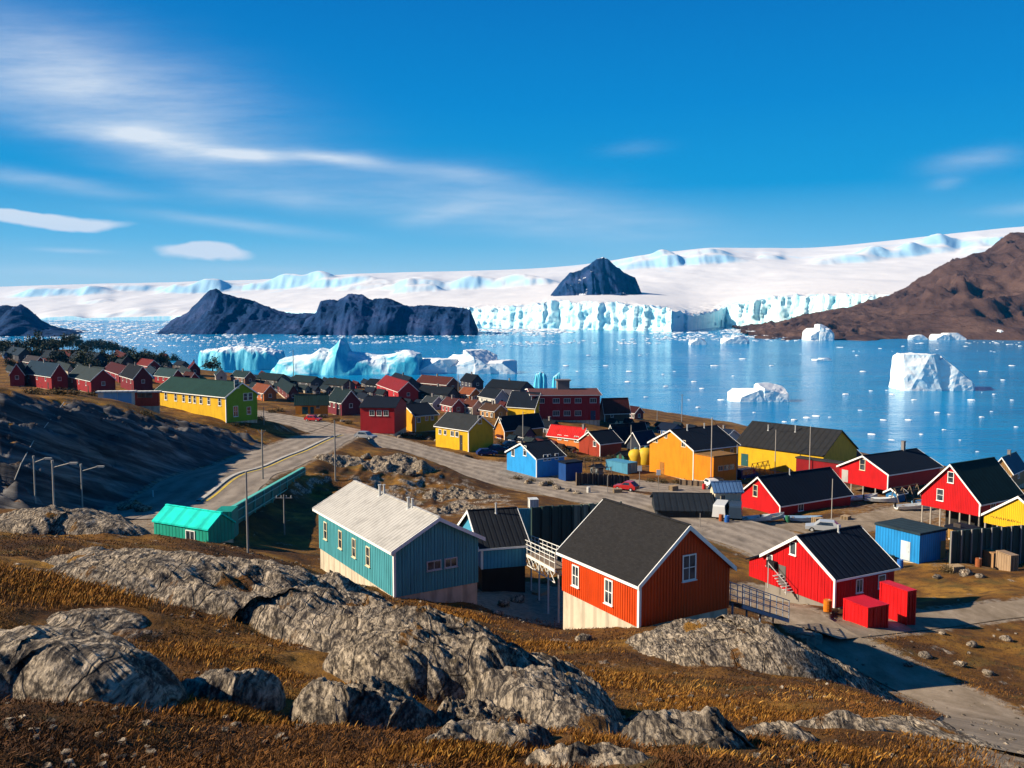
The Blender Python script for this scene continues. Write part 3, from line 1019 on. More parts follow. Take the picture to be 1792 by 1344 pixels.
chunk_berg('white iceberg with a steep lit face and a blue shaded flank', [(1573, 1645, 621, 683, 24, 0), (1618, 1690, 628, 683, 26, .6), (1650, 1703, 648, 684, 20, .5)], 468, M_WHITEICE, 12)
chunk_berg('long low white ice block with a raised end floating beyond the yellow warehouse', [(1278, 1345, 682, 703, 12, -.3), (1325, 1378, 673, 703, 11, .2)], 410, M_WHITEICE, 22)
chunk_berg('small chunky white iceberg leaning by the brown headland', [(1411, 1450, 575, 595, 30, -.5), (1428, 1460, 568, 595, 30, .4)], 1290, M_WHITEICE, 33)
chunk_berg('craggy white iceberg with a triangular blue shadow behind the terrace roofs', [(728, 800, 630, 655, 26, -.4), (780, 840, 624, 655, 28, -.3), (810, 870, 615, 655, 30, .4), (850, 905, 633, 655, 24, .5)], 596, M_WHITEICE, 44)
for (x0, x1, yt, yb, Y, lab) in [(1206, 1236, 592, 602, 1120, 'low white ice lump beside the tip of the brown headland'), (1262, 1312, 588, 600, 1160, 'jagged blue and white ice ridge lying off the brown headland'), (1630, 1690, 583, 590, 1310, 'broad white ice heap stranded under the brown hillside'),
                                 (1738, 1770, 577, 588, 1320, 'pale ice lump under the steep brown hillside near the photo edge'), (1590, 1622, 586, 589, 1320, 'flattish ice heap at the foot of the brown hill'),
                                 (1422, 1456, 627, 633, 760, 'dark-based flat ice raft in the white reflection'), (1690, 1755, 743, 757, 330, 'flat white ice raft floating in the blue water beyond the red houses'), (1318, 1372, 649, 655, 640, 'thin broken ice raft with dark gaps behind the long low ice block')]:
    w_ = x1 - x0
    chunk_berg(lab, [(x0, x0 + w_ * .6, yt + (yb - yt) * .3, yb, w_ / FOC * Y * .4, -.4), (x0 + w_ * .35, x1, yt, yb, w_ / FOC * Y * .4, .4)], Y, M_WHITEICE, int(x0))


# ice floes one can tell apart, then the brash that nobody could count
def floe_bm(mb, x, y, r, h, sd):
    rr = random.Random(sd)
    n = 9
    ring = []
    st = rr.uniform(.4, .8)
    for k in range(n):
        t = 2 * math.pi * k / n
        q = r * rr.uniform(.65, 1.2)
        ring.append((q * math.cos(t), q * math.sin(t) * st))
    vs = [(x + p[0], y + p[1], -.15) for p in ring] + [(x + p[0] * .88, y + p[1] * .88, h * rr.uniform(.5, 1)) for p in ring] + [(x + p[0] * .4, y + p[1] * .4, h * rr.uniform(.8, 1.6)) for p in ring] + [(x, y, h * 1.3)]
    fs = []
    for k in range(n):
        j = (k + 1) % n
        fs += [(k, j, n + j, n + k), (n + k, n + j, 2 * n + j, 2 * n + k), (2 * n + k, 2 * n + j, 3 * n)]
    mb.add(vs, fs)


proto = []
for k in range(6):
    mb = MB()
    floe_bm(mb, 0, 0, 1.0, .28, 100 + k)
    me_o = mb.build('ice_floe', M_WHITEICE)
    proto.append(me_o)
first = [True] * 6
fl = [(1215, 668), (1228, 680), (1165, 676), (1205, 700), (1180, 650), (1283, 658), (1222, 713), (1160, 655), (1390, 735), (1372, 738), (1428, 728), (1412, 731), (1452, 730), (1524, 684), (1552, 683), (1560, 690), (1525, 760), (1612, 760), (1718, 730), (1778, 747),
      (1652, 752), (1545, 735), (1505, 718), (1640, 722), (1600, 700), (1700, 700), (1740, 690), (1660, 725), (1710, 790), (1590, 735), (1480, 690), (1510, 650), (1350, 640), (1100, 650), (1060, 640), (1010, 650), (1030, 622), (990, 640), (1120, 622), (1080, 612), (1540, 610), (1580, 606), (1640, 612), (1690, 606), (1740, 616), (1770, 640), (1720, 650), (1755, 665), (1500, 622), (1470, 608), (1735, 720), (1770, 700), (1560, 770), (1680, 770), (1320, 722), (1262, 700), (1130, 695), (1098, 668), (1250, 640), (1300, 628)]
sizes = 'small'
for i, (px, py) in enumerate(fl):
    a, e = ray(px, py)
    Y = -CAMZ / e
    k = i % 6
    if first[k]:
        o = proto[k]
        first[k] = False
    else:
        o = proto[k].copy()
        COL.objects.link(o)
    r = random.uniform(2.5, 7) / FOC * Y * (1.35 if i in (0, 6, 8, 16, 17) else 1)
    o.location = (a * Y, Y, -.02)
    o.scale = (r, r * 1.8, min(r * .6, 1.2))
    o.rotation_euler = (0, 0, random.uniform(-.4, .4))
    tag(o, 'small white ice floe drifting on the open blue water of the fjord', 'ice floe', 'small ice floes on the open water')

mb = MB()
for k in range(15000):
    px = random.uniform(-150, 1980)
    left = px < 560 and random.random() < .75
    py = (557 + 50 * random.random() ** 1.1) if left else 576 + 46 * random.random() ** 1.8
    dens = fbm(np.array([px / 150]), np.array([py / 5]), 3, 77)[0]
    if dens < -.08 + max(0, (py - 590) * .012) and not (left and py < 585): continue
    if px > 1440 and random.random() < .7: continue
    if random.random() < .035: py = random.uniform(612, 790)
    a, e = ray(px, py)
    Y = -CAMZ / min(e, -.006)
    if Y > 4200: continue
    r = (random.random() ** 2.2 * 4.2 + .5) / FOC * Y * (1.7 if py < 584 else 1)
    if py > 615: r *= .36
    floe_bm(mb, a * Y, Y, r, min(r * .16, 1.0), k)
tag(mb.build('brash_ice', M_WHITEICE, fixn=False), kind='stuff')
# ================================================================== rocks of the near hillside
ROCKS = []


def rock(label, line, widths, heights, p=2.4, seed=1, rough=.16, n=150, m=90, warp=.18, name='rock_outcrop', cat='rock', group=None, strata=.05, hk=.62):
    """a bedrock hump along a line of (px, py) ground points; widths and heights in metres along it"""
    P = [np.array(tuple(ground(px, py)))[:2] for px, py in line]
    ts = np.linspace(0, len(P) - 1, n)
    pts = np.stack([np.interp(ts, range(len(P)), [q[k] for q in P]) for k in (0, 1)], 1)
    for _ in range(n // 8):
        pts[1:-1] = .25 * pts[:-2] + .5 * pts[1:-1] + .25 * pts[2:]
    u = np.linspace(0, 1, n)
    W = np.interp(ts, range(len(P)), widths)
    Hh = np.interp(ts, range(len(P)), heights) * hk
    cap = np.sqrt(np.clip(1 - np.abs(2 * u - 1) ** 5, 0, 1))
    d = np.gradient(pts, axis=0)
    d /= np.linalg.norm(d, axis=1)[:, None]
    nr = np.stack([-d[:, 1], d[:, 0]], 1)
    t = np.linspace(-1, 1, m)
    T = t[None] + 0 * u[:, None]
    wv = (W * cap)[:, None] * (1 + warp * fbm(u[:, None] * 6 + 0 * T, np.sign(T) * 3 + 0 * T, 3, seed))
    X = pts[:, 0, None] + nr[:, 0, None] * T * wv
    Y = pts[:, 1, None] + nr[:, 1, None] * T * wv
    G = ground_h(X.ravel(), Y.ravel()).reshape(X.shape)
    edge = 1 - np.maximum(np.abs(T), np.abs(2 * u - 1)[:, None] ** 5)
    shape = np.clip(1 - np.abs(T) ** p, 0, 1) ** .62 * (cap[:, None] ** .8)
    wm = float(np.mean(W))
    nn = fbm(X / (wm * .5), Y / (wm * .5), 5, seed + 2)
    c_, s_ = math.cos(R(38)), math.sin(R(38))
    al, ac = X * c_ - Y * s_, X * s_ + Y * c_                         # along and across the strata
    st = ridged(al / (wm * 1.1), ac / (wm * .17), 4, seed + 5)
    st2 = ridged(al / 1.6, ac / .28, 3, seed + 6)
    Z = G - .30 + (Hh[:, None] + .30) * shape * (1 + rough * 2.0 * nn)
    k = sstep(0, .25, shape)
    Z = Z + k * (rough * 1.1 * Hh[:, None] * (st - .55) + strata * (st2 - .5))
    o = grid_mesh(name, X, Y, Z, M_ROCK)
    point_attr(o, 'rim', (1 - shape ** 1.2 * .99).ravel() if p < 3 else (1 - np.clip(shape * 1.6, 0, 1)).ravel())
    tag(o, label, cat, group)
    ROCKS.append((pts, W * cap))
    return o


rock('long whale-backed grey bedrock ridge sloping down below the pale blue house', [(70, 985), (250, 1010), (400, 1050), (520, 1085), (640, 1125), (760, 1170), (840, 1200)],
     [3.2, 6.4, 6.8, 6.2, 5.2, 3.8, 1.8], [.6, 1.2, 1.7, 1.9, 1.9, 1.6, .7], 2.4, 3, .13, n=440, m=280, strata=.12, hk=.78)
rock('broad shaded bedrock hump at the lower end of the long whale-backed ridge', [(560, 1165), (650, 1178), (750, 1200), (850, 1222), (940, 1245), (1055, 1288)],
     [1.2, 2.6, 3.3, 3.1, 2.4, 1.0], [.5, 1.25, 1.6, 1.6, 1.25, .35], 2.8, 5, .12, n=320, m=240, strata=.10, hk=1.0)
rock('big pale boulder with a smooth shaded side at the edge of the tundra', [(-70, 1215), (10, 1200), (90, 1205), (165, 1220), (215, 1240)], [1.6, 1.9, 1.8, 1.5, .8], [1.2, 1.45, 1.5, 1.25, .6], 3.6, 12, .045, n=220, m=150, warp=.1, name='boulder', strata=.05, hk=.62)
rock('dark rounded boulder half hidden behind orange grass', [(300, 1215), (370, 1222), (440, 1232), (486, 1245)], [.5, .95, 1.05, .6], [.35, .75, .95, .5], 4, 13, .08, n=130, m=90, name='boulder', strata=.03)
rock('squat grey boulder with a hollow lit end below the long bedrock ridge', [(505, 1262), (570, 1262), (640, 1266), (720, 1270), (750, 1272)], [.7, 1.0, 1.05, .9, .4], [.85, 1.15, 1.05, .7, .25], 3.2, 17, .14, n=170, m=120, name='boulder', strata=.06)
rock('flat pale slab lying in the brown tundra', [(70, 1090), (170, 1085), (270, 1082)], [.9, 1.6, .8], [.16, .26, .14], 2.2, 19, .1, n=90, m=60, strata=.03)
rock('low ribbed rock between the squat boulder and the orange grass tussocks', [(745, 1300), (830, 1295), (920, 1300), (975, 1306)], [.4, .7, .7, .35], [.2, .42, .36, .14], 2.4, 23, .15, n=120, m=80)
rock('small upright split stone at the foot of the long bedrock ridge', [(762, 1265), (800, 1262), (860, 1262), (920, 1266)], [.25, .42, .5, .3], [.5, .66, .42, .2], 3, 29, .16, n=110, m=80, name='boulder')
rock('knobbly pale rock with a dark cleft near the bottom of the slope', [(1090, 1296), (1150, 1284), (1210, 1296), (1290, 1318)], [.6, 1.1, .9, .4], [.4, .75, .6, .22], 2.4, 31, .16, n=160, m=110)
rock('low crumbling rock ledge in the lowest grass', [(905, 1338), (980, 1330), (1060, 1335), (1130, 1346)], [.4, .6, .6, .3], [.16, .30, .26, .12], 2.2, 37, .15, n=110, m=70)
rock('broad pale rock dome below the orange house beside the gravel track', [(1165, 1158), (1240, 1140), (1320, 1145), (1400, 1168), (1480, 1196), (1560, 1222)], [2.2, 4.6, 5.4, 5.0, 3.8, 1.6], [.5, 1.7, 2.2, 1.7, 1.0, .35], 2.2, 41, .20, n=260, m=190, strata=.14)
rock('thin pale slab breaking through the tundra below the rock dome', [(1275, 1292), (1350, 1286), (1440, 1298)], [.5, .9, .45], [.18, .38, .16], 2.2, 43, .15, n=90, m=60)
rock('pale streaked slab with a dark end next to the thin slab', [(1405, 1275), (1470, 1268), (1545, 1282)], [.6, 1.0, .5], [.2, .42, .18], 2.2, 47, .15, n=90, m=60)
rock('dark sloping slab at the brow above the gravel track', [(1560, 1278), (1640, 1285), (1715, 1300)], [1.2, 2.2, 1.0], [.2, .42, .2], 2.0, 53, .2, n=110, m=80)
rock('dark shaded rock hump below the hillside road', [(-30, 928), (60, 926), (150, 928), (250, 938)], [3.0, 4.2, 4.2, 2.0], [.9, 1.9, 1.9, .6], 2.8, 59, .15, n=140, m=80)
rock('flat weathered rock strip at the foot of the orange house', [(1140, 1104), (1200, 1098), (1280, 1104)], [1.0, 1.8, 1.0], [.3, .6, .3], 2.2, 61, .2, n=90, m=60)
rock('pale crag on the heathy knoll between the two roads', [(640, 822), (700, 818), (760, 826)], [3.0, 5.0, 2.6], [.8, 2.0, .7], 2.4, 67, .35, n=110, m=80, strata=.2)
rock('darker crag at the near end of the heathy knoll between the roads', [(545, 800), (590, 806), (640, 812)], [2, 4, 2.6], [.5, 1.3, .6], 2.4, 69, .35, n=100, m=70, strata=.2)
rock('whitish broken rocks on the brown bank below the main road', [(735, 872), (800, 866), (880, 872)], [1.6, 2.6, 1.5], [.4, 1.1, .4], 2.2, 71, .4, n=120, m=70, strata=.25)
rock('low whitish rocks just above the black-roofed blue shed', [(760, 898), (800, 890), (850, 892)], [1.2, 2.0, 1.0], [.3, .8, .3], 2.2, 73, .4, n=100, m=60, strata=.2)


def in_rock(x, y):
    m = np.zeros(len(x), bool)
    for pts, W in ROCKS:
        lo, hi = pts.min(0) - W.max(), pts.max(0) + W.max()
        k = np.nonzero((x > lo[0]) & (x < hi[0]) & (y > lo[1]) & (y < hi[1]))[0]
        if not len(k): continue
        d = np.hypot(x[k, None] - pts[None, ::4, 0], y[k, None] - pts[None, ::4, 1]) - W[None, ::4] * .86
        m[k] |= d.min(1) < 0
    return m


# ================================================================== grass and heath of the near slope
M_GRASS, N = new_mat('dry_grass')
at1 = N.n('ShaderNodeAttribute', attribute_name='tint')
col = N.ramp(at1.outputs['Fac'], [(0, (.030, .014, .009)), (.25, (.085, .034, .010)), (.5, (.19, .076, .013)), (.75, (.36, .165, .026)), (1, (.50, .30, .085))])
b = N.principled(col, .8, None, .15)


def blades(name, cnt, ymin, ymax, hmin, hmax, wid, gate, tint0, tint1, lean=.6, seed=1, flat=False):
    g = np.random.default_rng(seed)
    Y = np.exp(g.uniform(math.log(ymin), math.log(ymax), cnt))
    X = g.uniform(-.72, .72, cnt) * Y
    clump = fbm(X / 1.1, Y / 1.1, 3, seed) + .5 * fbm(X / 5, Y / 5, 2, seed + 3)
    d, _ = road_field(X, Y)
    keep = (clump + g.normal(0, .12, cnt) > gate) & (d > .3) & ~in_rock(X, Y)
    X, Y, clump = X[keep], Y[keep], clump[keep]
    n = len(X)
    Z = ground_h(X, Y)
    h = g.uniform(hmin, hmax, n) * (1 + .7 * np.clip(clump - gate, 0, 1)) * np.clip((Y / 14) ** .25, .7, 1.3)
    th = g.uniform(0, 2 * math.pi, n)
    ln = np.abs(g.normal(0, lean, n))
    tx, ty = np.cos(th) * ln * h, np.sin(th) * ln * h
    tx += .25 * h
    wdt = wid * np.maximum(1, Y / 13) * g.uniform(.7, 1.3, n)
    ph = g.uniform(0, 2 * math.pi, n)
    bx, by = np.cos(ph) * wdt, np.sin(ph) * wdt
    z0 = Z - .02 + (g.uniform(0, hmax, n) if flat else 0)
    co = np.empty((n, 4, 3))
    co[:, 0] = np.stack([X - bx, Y - by, z0], 1)
    co[:, 1] = np.stack([X + bx, Y + by, z0], 1)
    co[:, 2] = np.stack([X + tx * .45 + bx * .7, Y + ty * .45 + by * .7, z0 + h * .6], 1)
    co[:, 3] = np.stack([X + tx, Y + ty, z0 + h], 1)
    i = np.arange(n) * 4
    f = np.stack([i, i + 1, i + 2, i + 3], 1)
    me = bpy.data.meshes.new(name)
    raw_mesh(me, co.reshape(-1, 3), f)
    me.materials.append(M_GRASS)
    o = bpy.data.objects.new(name, me)
    COL.objects.link(o)
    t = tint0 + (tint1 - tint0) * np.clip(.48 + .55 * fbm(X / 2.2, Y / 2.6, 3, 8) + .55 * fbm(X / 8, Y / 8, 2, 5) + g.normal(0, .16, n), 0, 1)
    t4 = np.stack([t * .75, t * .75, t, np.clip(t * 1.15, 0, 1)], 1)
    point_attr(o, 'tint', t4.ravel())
    tag(o, kind='stuff')
    return o


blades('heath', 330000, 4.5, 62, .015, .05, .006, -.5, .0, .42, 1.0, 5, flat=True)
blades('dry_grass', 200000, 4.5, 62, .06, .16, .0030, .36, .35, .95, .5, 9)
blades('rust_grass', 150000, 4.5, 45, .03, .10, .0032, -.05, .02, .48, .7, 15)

# taller golden tussocks where the photograph shows them
def tussocks(spots):
    g = np.random.default_rng(77)
    co, ti = [], []
    for (px, py, rad, cnt, hh_) in spots:
        P = ground(px, py)
        x = P.x + g.normal(0, rad, cnt)
        y = P.y + g.normal(0, rad * .9, cnt)
        kp = ~in_rock(x, y)
        x, y = x[kp], y[kp]
        n = len(x)
        z = ground_h(x, y)
        h = hh_ * .72 * g.uniform(.4, 1.2, n)
        th = g.uniform(0, 6.28, n)
        ln = np.abs(g.normal(0, .35, n)) * h
        dx, dy = np.cos(th) * ln + .3 * h, np.sin(th) * ln
        w = .0019 * np.maximum(1, y / 11)
        ph = g.uniform(0, 6.28, n)
        bx, by = np.cos(ph) * w, np.sin(ph) * w
        co.append(np.stack([np.stack([x - bx, y - by, z - .02], 1), np.stack([x + bx, y + by, z - .02], 1), np.stack([x + dx * .4 + bx * .7, y + dy * .4 + by * .7, z + h * .6], 1), np.stack([x + dx, y + dy, z + h], 1)], 1))
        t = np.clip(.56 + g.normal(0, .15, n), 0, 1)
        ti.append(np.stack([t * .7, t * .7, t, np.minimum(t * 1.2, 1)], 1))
    co = np.concatenate(co).reshape(-1, 3)
    i = np.arange(len(co) // 4) * 4
    me = bpy.data.meshes.new('golden_tussocks')
    raw_mesh(me, co, np.stack([i, i + 1, i + 2, i + 3], 1))
    me.materials.append(M_GRASS)
    o = bpy.data.objects.new('golden_tussocks', me)
    COL.objects.link(o)
    point_attr(o, 'tint', np.concatenate(ti).ravel())
    tag(o, kind='stuff')


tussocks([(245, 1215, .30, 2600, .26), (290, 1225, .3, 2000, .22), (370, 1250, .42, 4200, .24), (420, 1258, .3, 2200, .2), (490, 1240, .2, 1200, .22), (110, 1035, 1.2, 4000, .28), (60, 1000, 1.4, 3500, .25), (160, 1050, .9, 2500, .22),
          (330, 1150, .7, 2500, .18), (560, 1170, .5, 2000, .2), (500, 1180, .5, 1600, .18), (760, 1320, .3, 1500, .16), (860, 1325, .4, 2000, .16), (1000, 1310, .35, 1400, .16), (1330, 1250, .8, 2200, .18), (1200, 1230, .8, 2200, .18), (1080, 1190, 1.0, 2600, .22), (950, 1130, 1.4, 3500, .28), (800, 1080, 1.3, 2600, .28), (1450, 1325, .5, 1800, .16), (1650, 1320, .5, 1500, .15)])

# small loose stones all over the turf
mb = MB()
g = np.random.default_rng(31)
Yp = np.exp(g.uniform(math.log(5), math.log(75), 2600))
Xp = g.uniform(-.7, .7, 2600) * Yp
kp = ~in_rock(Xp, Yp) & (fbm(Xp / 4, Yp / 4, 3, 91) > -.05)
Xp, Yp = Xp[kp], Yp[kp]
Zp = ground_h(Xp, Yp)
for x, y, z in zip(Xp, Yp, Zp):
    r = float(g.uniform(.02, .07)) * (1 + y / 40)
    v = []
    for k in range(6):
        t = k * math.pi / 3 + float(g.uniform(-.3, .3))
        q = r * float(g.uniform(.7, 1.2))
        v.append((x + q * math.cos(t), y + q * math.sin(t), z - .03))
    for k in range(6): v.append((x + (v[k][0] - x) * .7, y + (v[k][1] - y) * .7, z + r * float(g.uniform(.35, .7))))
    mb.add(v, [(k, (k + 1) % 6, 6 + (k + 1) % 6, 6 + k) for k in range(6)] + [(6, 7, 8, 9, 10, 11)])
tag(mb.build('pebbles', M_ROCK, fixn=False), kind='stuff')
# ================================================================== materials of built things
_mc = {}


def paint(name, col, ribs=0.0, axis='xy', rough=.6, dirt=.35, shingle=False):
    key = (name, ribs, axis)
    if key in _mc: return _mc[key]
    m, N = new_mat(name)
    tcn = N.n('ShaderNodeTexCoord')
    o = tcn.outputs['Object']
    sp = N.n('ShaderNodeSeparateXYZ')
    N.put(sp.inputs[0], o)
    n1 = N.noise(N.mapping(o, scale=(1, 1, .35)), 1.3, 6, .65)
    n2 = N.noise(o, .35, 3, .5)
    c = N.mix(N.rng(n1, .46, .74, 0, dirt * 1.3), col, tuple(q * .45 for q in col))
    n3 = N.noise(N.mapping(o, scale=(2.2, 2.2, .25)), 1.6, 6, .7)
    c = N.mix(N.rng(n3, .58, .75, 0, dirt * .8), c, tuple(min(1, q * .75 + .03 * min(1, 6 * max(col))) for q in col))
    c = N.mix(N.rng(n2, .45, .7, 0, dirt * .6), c, tuple(min(1, q * 1.25) for q in col))
    nrm = None
    if shingle:
        br = N.n('ShaderNodeTexBrick')
        br.inputs['Scale'].default_value = 2.2
        br.inputs['Mortar Size'].default_value = .012
        br.inputs['Color1'].default_value = tuple(q * .8 for q in col) + (1,)
        br.inputs['Color2'].default_value = tuple(q * 1.35 for q in col) + (1,)
        br.inputs['Mortar'].default_value = tuple(q * .35 for q in col) + (1,)
        cb = N.n('ShaderNodeCombineXYZ')
        N.put(cb.inputs[0], sp.outputs[0 if axis == 'x' else 1])
        N.put(cb.inputs[1], N.m('MULTIPLY', sp.outputs[2], 1.7))
        N.put(br.inputs['Vector'], cb.outputs[0])
        g = N.noise(o, 30, 3, .7)
        c = N.mix(.75, c, br.outputs[0])
        c = N.mix(N.rng(g, .5, .75, 0, .35), c, tuple(min(1, q * 2.2) for q in col))
        nrm = N.bump(N.m('ADD', br.outputs[1], N.m('MULTIPLY', g, -.6)), .45, -.03)
    elif ribs:
        co = {'x': sp.outputs[0], 'y': sp.outputs[1], 'z': sp.outputs[2], 'xy': N.m('ADD', sp.outputs[0], sp.outputs[1])}[axis]
        w = N.m('PINGPONG', N.m('DIVIDE', co, ribs), .5)
        w = N.rng(w, .30, .42)
        c = N.mix(N.m('MULTIPLY', w, .38), c, tuple(q * .35 for q in col))
        nrm = N.bump(w, .6, -.04)
    N.principled(c, rough, nrm, .12 if max(col) < .1 else .2)
    _mc[key] = m
    return m


WHITE = paint('white_trim_paint', (.74, .72, .67), dirt=.2)
CONC = paint('bare_concrete', (.50, .42, .31), ribs=1.2, axis='xy', rough=.9, dirt=.6)
STEEL = paint('galvanised_steel', (.42, .42, .40), rough=.45)
WOOD = paint('weathered_wood', (.20, .14, .09), ribs=.18, axis='xy', rough=.9)
POLE = paint('grey_pole', (.22, .20, .18), rough=.8)
BLACK = paint('black_rubber', (.012, .012, .013), rough=.8)
M_GLASS, N = new_mat('window_glass')
o_ = N.n('ShaderNodeTexCoord').outputs['Object']
N.principled(N.mix(N.rng(N.noise(o_, 1.1, 2, .5), .42, .6), (.012, .020, .030), (.06, .075, .085)), .08, None, .6)
M_LAMP = paint('lamp_glass', (.6, .6, .55), rough=.3)

RED, DRED, ORED = (.46, .004, .006), (.22, .005, .008), (.55, .050, .004)
YEL, ORA, BLU, LBLU = (.62, .36, .010), (.64, .215, .008), (.010, .19, .52), (.05, .32, .52)
NAVY, BLK, GRN, SLATE = (.005, .009, .018), (.008, .008, .010), (.010, .036, .031), (.024, .026, .028)


def wallmat(col, ribs=.22): return paint('board_wall_%02x%02x%02x' % tuple(int(255 * min(1, c)) for c in col), col, ribs=ribs, axis='xy', rough=.55)


def roofmat(col, axis, ribs=.5, shingle=False): return paint('roof_%02x%02x%02x_%d' % (tuple(int(255 * min(1, c)) for c in col) + (int(shingle),)), col, ribs=0 if shingle else ribs, axis=axis, rough=.9, shingle=shingle, dirt=.5)


def solve_len(P, d, px):
    a, _ = ray(px, 700)
    den = d[0] - a * d[1]
    L = (a * P[1] - P[0]) / den if abs(den) > 1e-6 else 4.0
    return L if 0.8 < L < 60 else (0.8 if L < 60 and L > -5 else 12.0)


def zat(px, py, Y): return CAMZ + ray(px, py)[1] * Y


def window(root, side, frac, zc, w, h, Lu, Lv, style='cross', frame=None, proud=.055, fw=.075):
    frame = frame or WHITE
    if side == 'R':
        c = Lu * frac
        f = lambda s, z, d: (c + s, -d, z)
    else:
        c = Lv * (1 - frac)
        f = lambda s, z, d: (-d, c - s, z)
    mb = MB()

    def bar(s0, z0, s1, z1, d0=0.0, d1=proud):
        p = [f(s, z, d) for d in (d0, d1) for s, z in ((s0, z0), (s1, z0), (s1, z1), (s0, z1))]
        mb.add(p, [(0, 1, 2, 3), (4, 5, 6, 7), (0, 1, 5, 4), (1, 2, 6, 5), (2, 3, 7, 6), (3, 0, 4, 7)])
    a, b = w / 2, h / 2
    bar(-a - fw, zc - b - fw, -a, zc + b + fw)
    bar(a, zc - b - fw, a + fw, zc + b + fw)
    bar(-a, zc + b, a, zc + b + fw)
    bar(-a, zc - b - fw, a, zc - b)
    if style in ('cross', 'two'): bar(-fw * .3, zc - b, fw * .3, zc + b, 0, proud * .85)
    if style in ('cross', 'bar'):
        for s0, s1 in ((-a, -fw * .3), (fw * .3, a)) if style == 'cross' else ((-a, a),):
            bar(s0, zc - fw * .3, s1, zc + fw * .3, 0, proud * .8)
    if style == 'three':
        for q in (-a / 3, a / 3): bar(q - fw * .35, zc - b, q + fw * .35, zc + b, 0, proud * .85)
    bar(-a - fw * 1.6, zc - b - fw * 1.5, a + fw * 1.6, zc - b - fw, 0, proud + .07)
    fo = mb.build('window', frame, root)
    mb = MB()
    p = [f(s, z, d) for d in (.004, proud * .45) for s, z in ((-a, zc - b), (a, zc - b), (a, zc + b), (-a, zc + b))]
    mb.add(p, [(0, 1, 2, 3), (4, 5, 6, 7), (0, 1, 5, 4), (1, 2, 6, 5), (2, 3, 7, 6), (3, 0, 4, 7)])
    mb.build('pane', M_GLASS, fo)
    return fo


def door(root, side, frac, w, h, Lu, Lv, col=(.05, .04, .035), z0=0.05):
    c = Lu * frac if side == 'R' else Lv * (1 - frac)
    mb = MB()
    if side == 'R': mb.box(c - w / 2, -.05, z0, c + w / 2, -.003, z0 + h)
    else: mb.box(-.05, c - w / 2, z0, -.003, c + w / 2, z0 + h)
    d = mb.build('door', paint('door_%02x' % int(col[0] * 255), col), root)
    mb = MB()
    if side == 'R': mb.box(c + w * .32, -.10, z0 + h * .45, c + w * .38, -.052, z0 + h * .5)
    else: mb.box(-.10, c - w * .38, z0 + h * .45, -.052, c - w * .32, z0 + h * .5)
    mb.build('handle', STEEL, d)


HOUSES = []


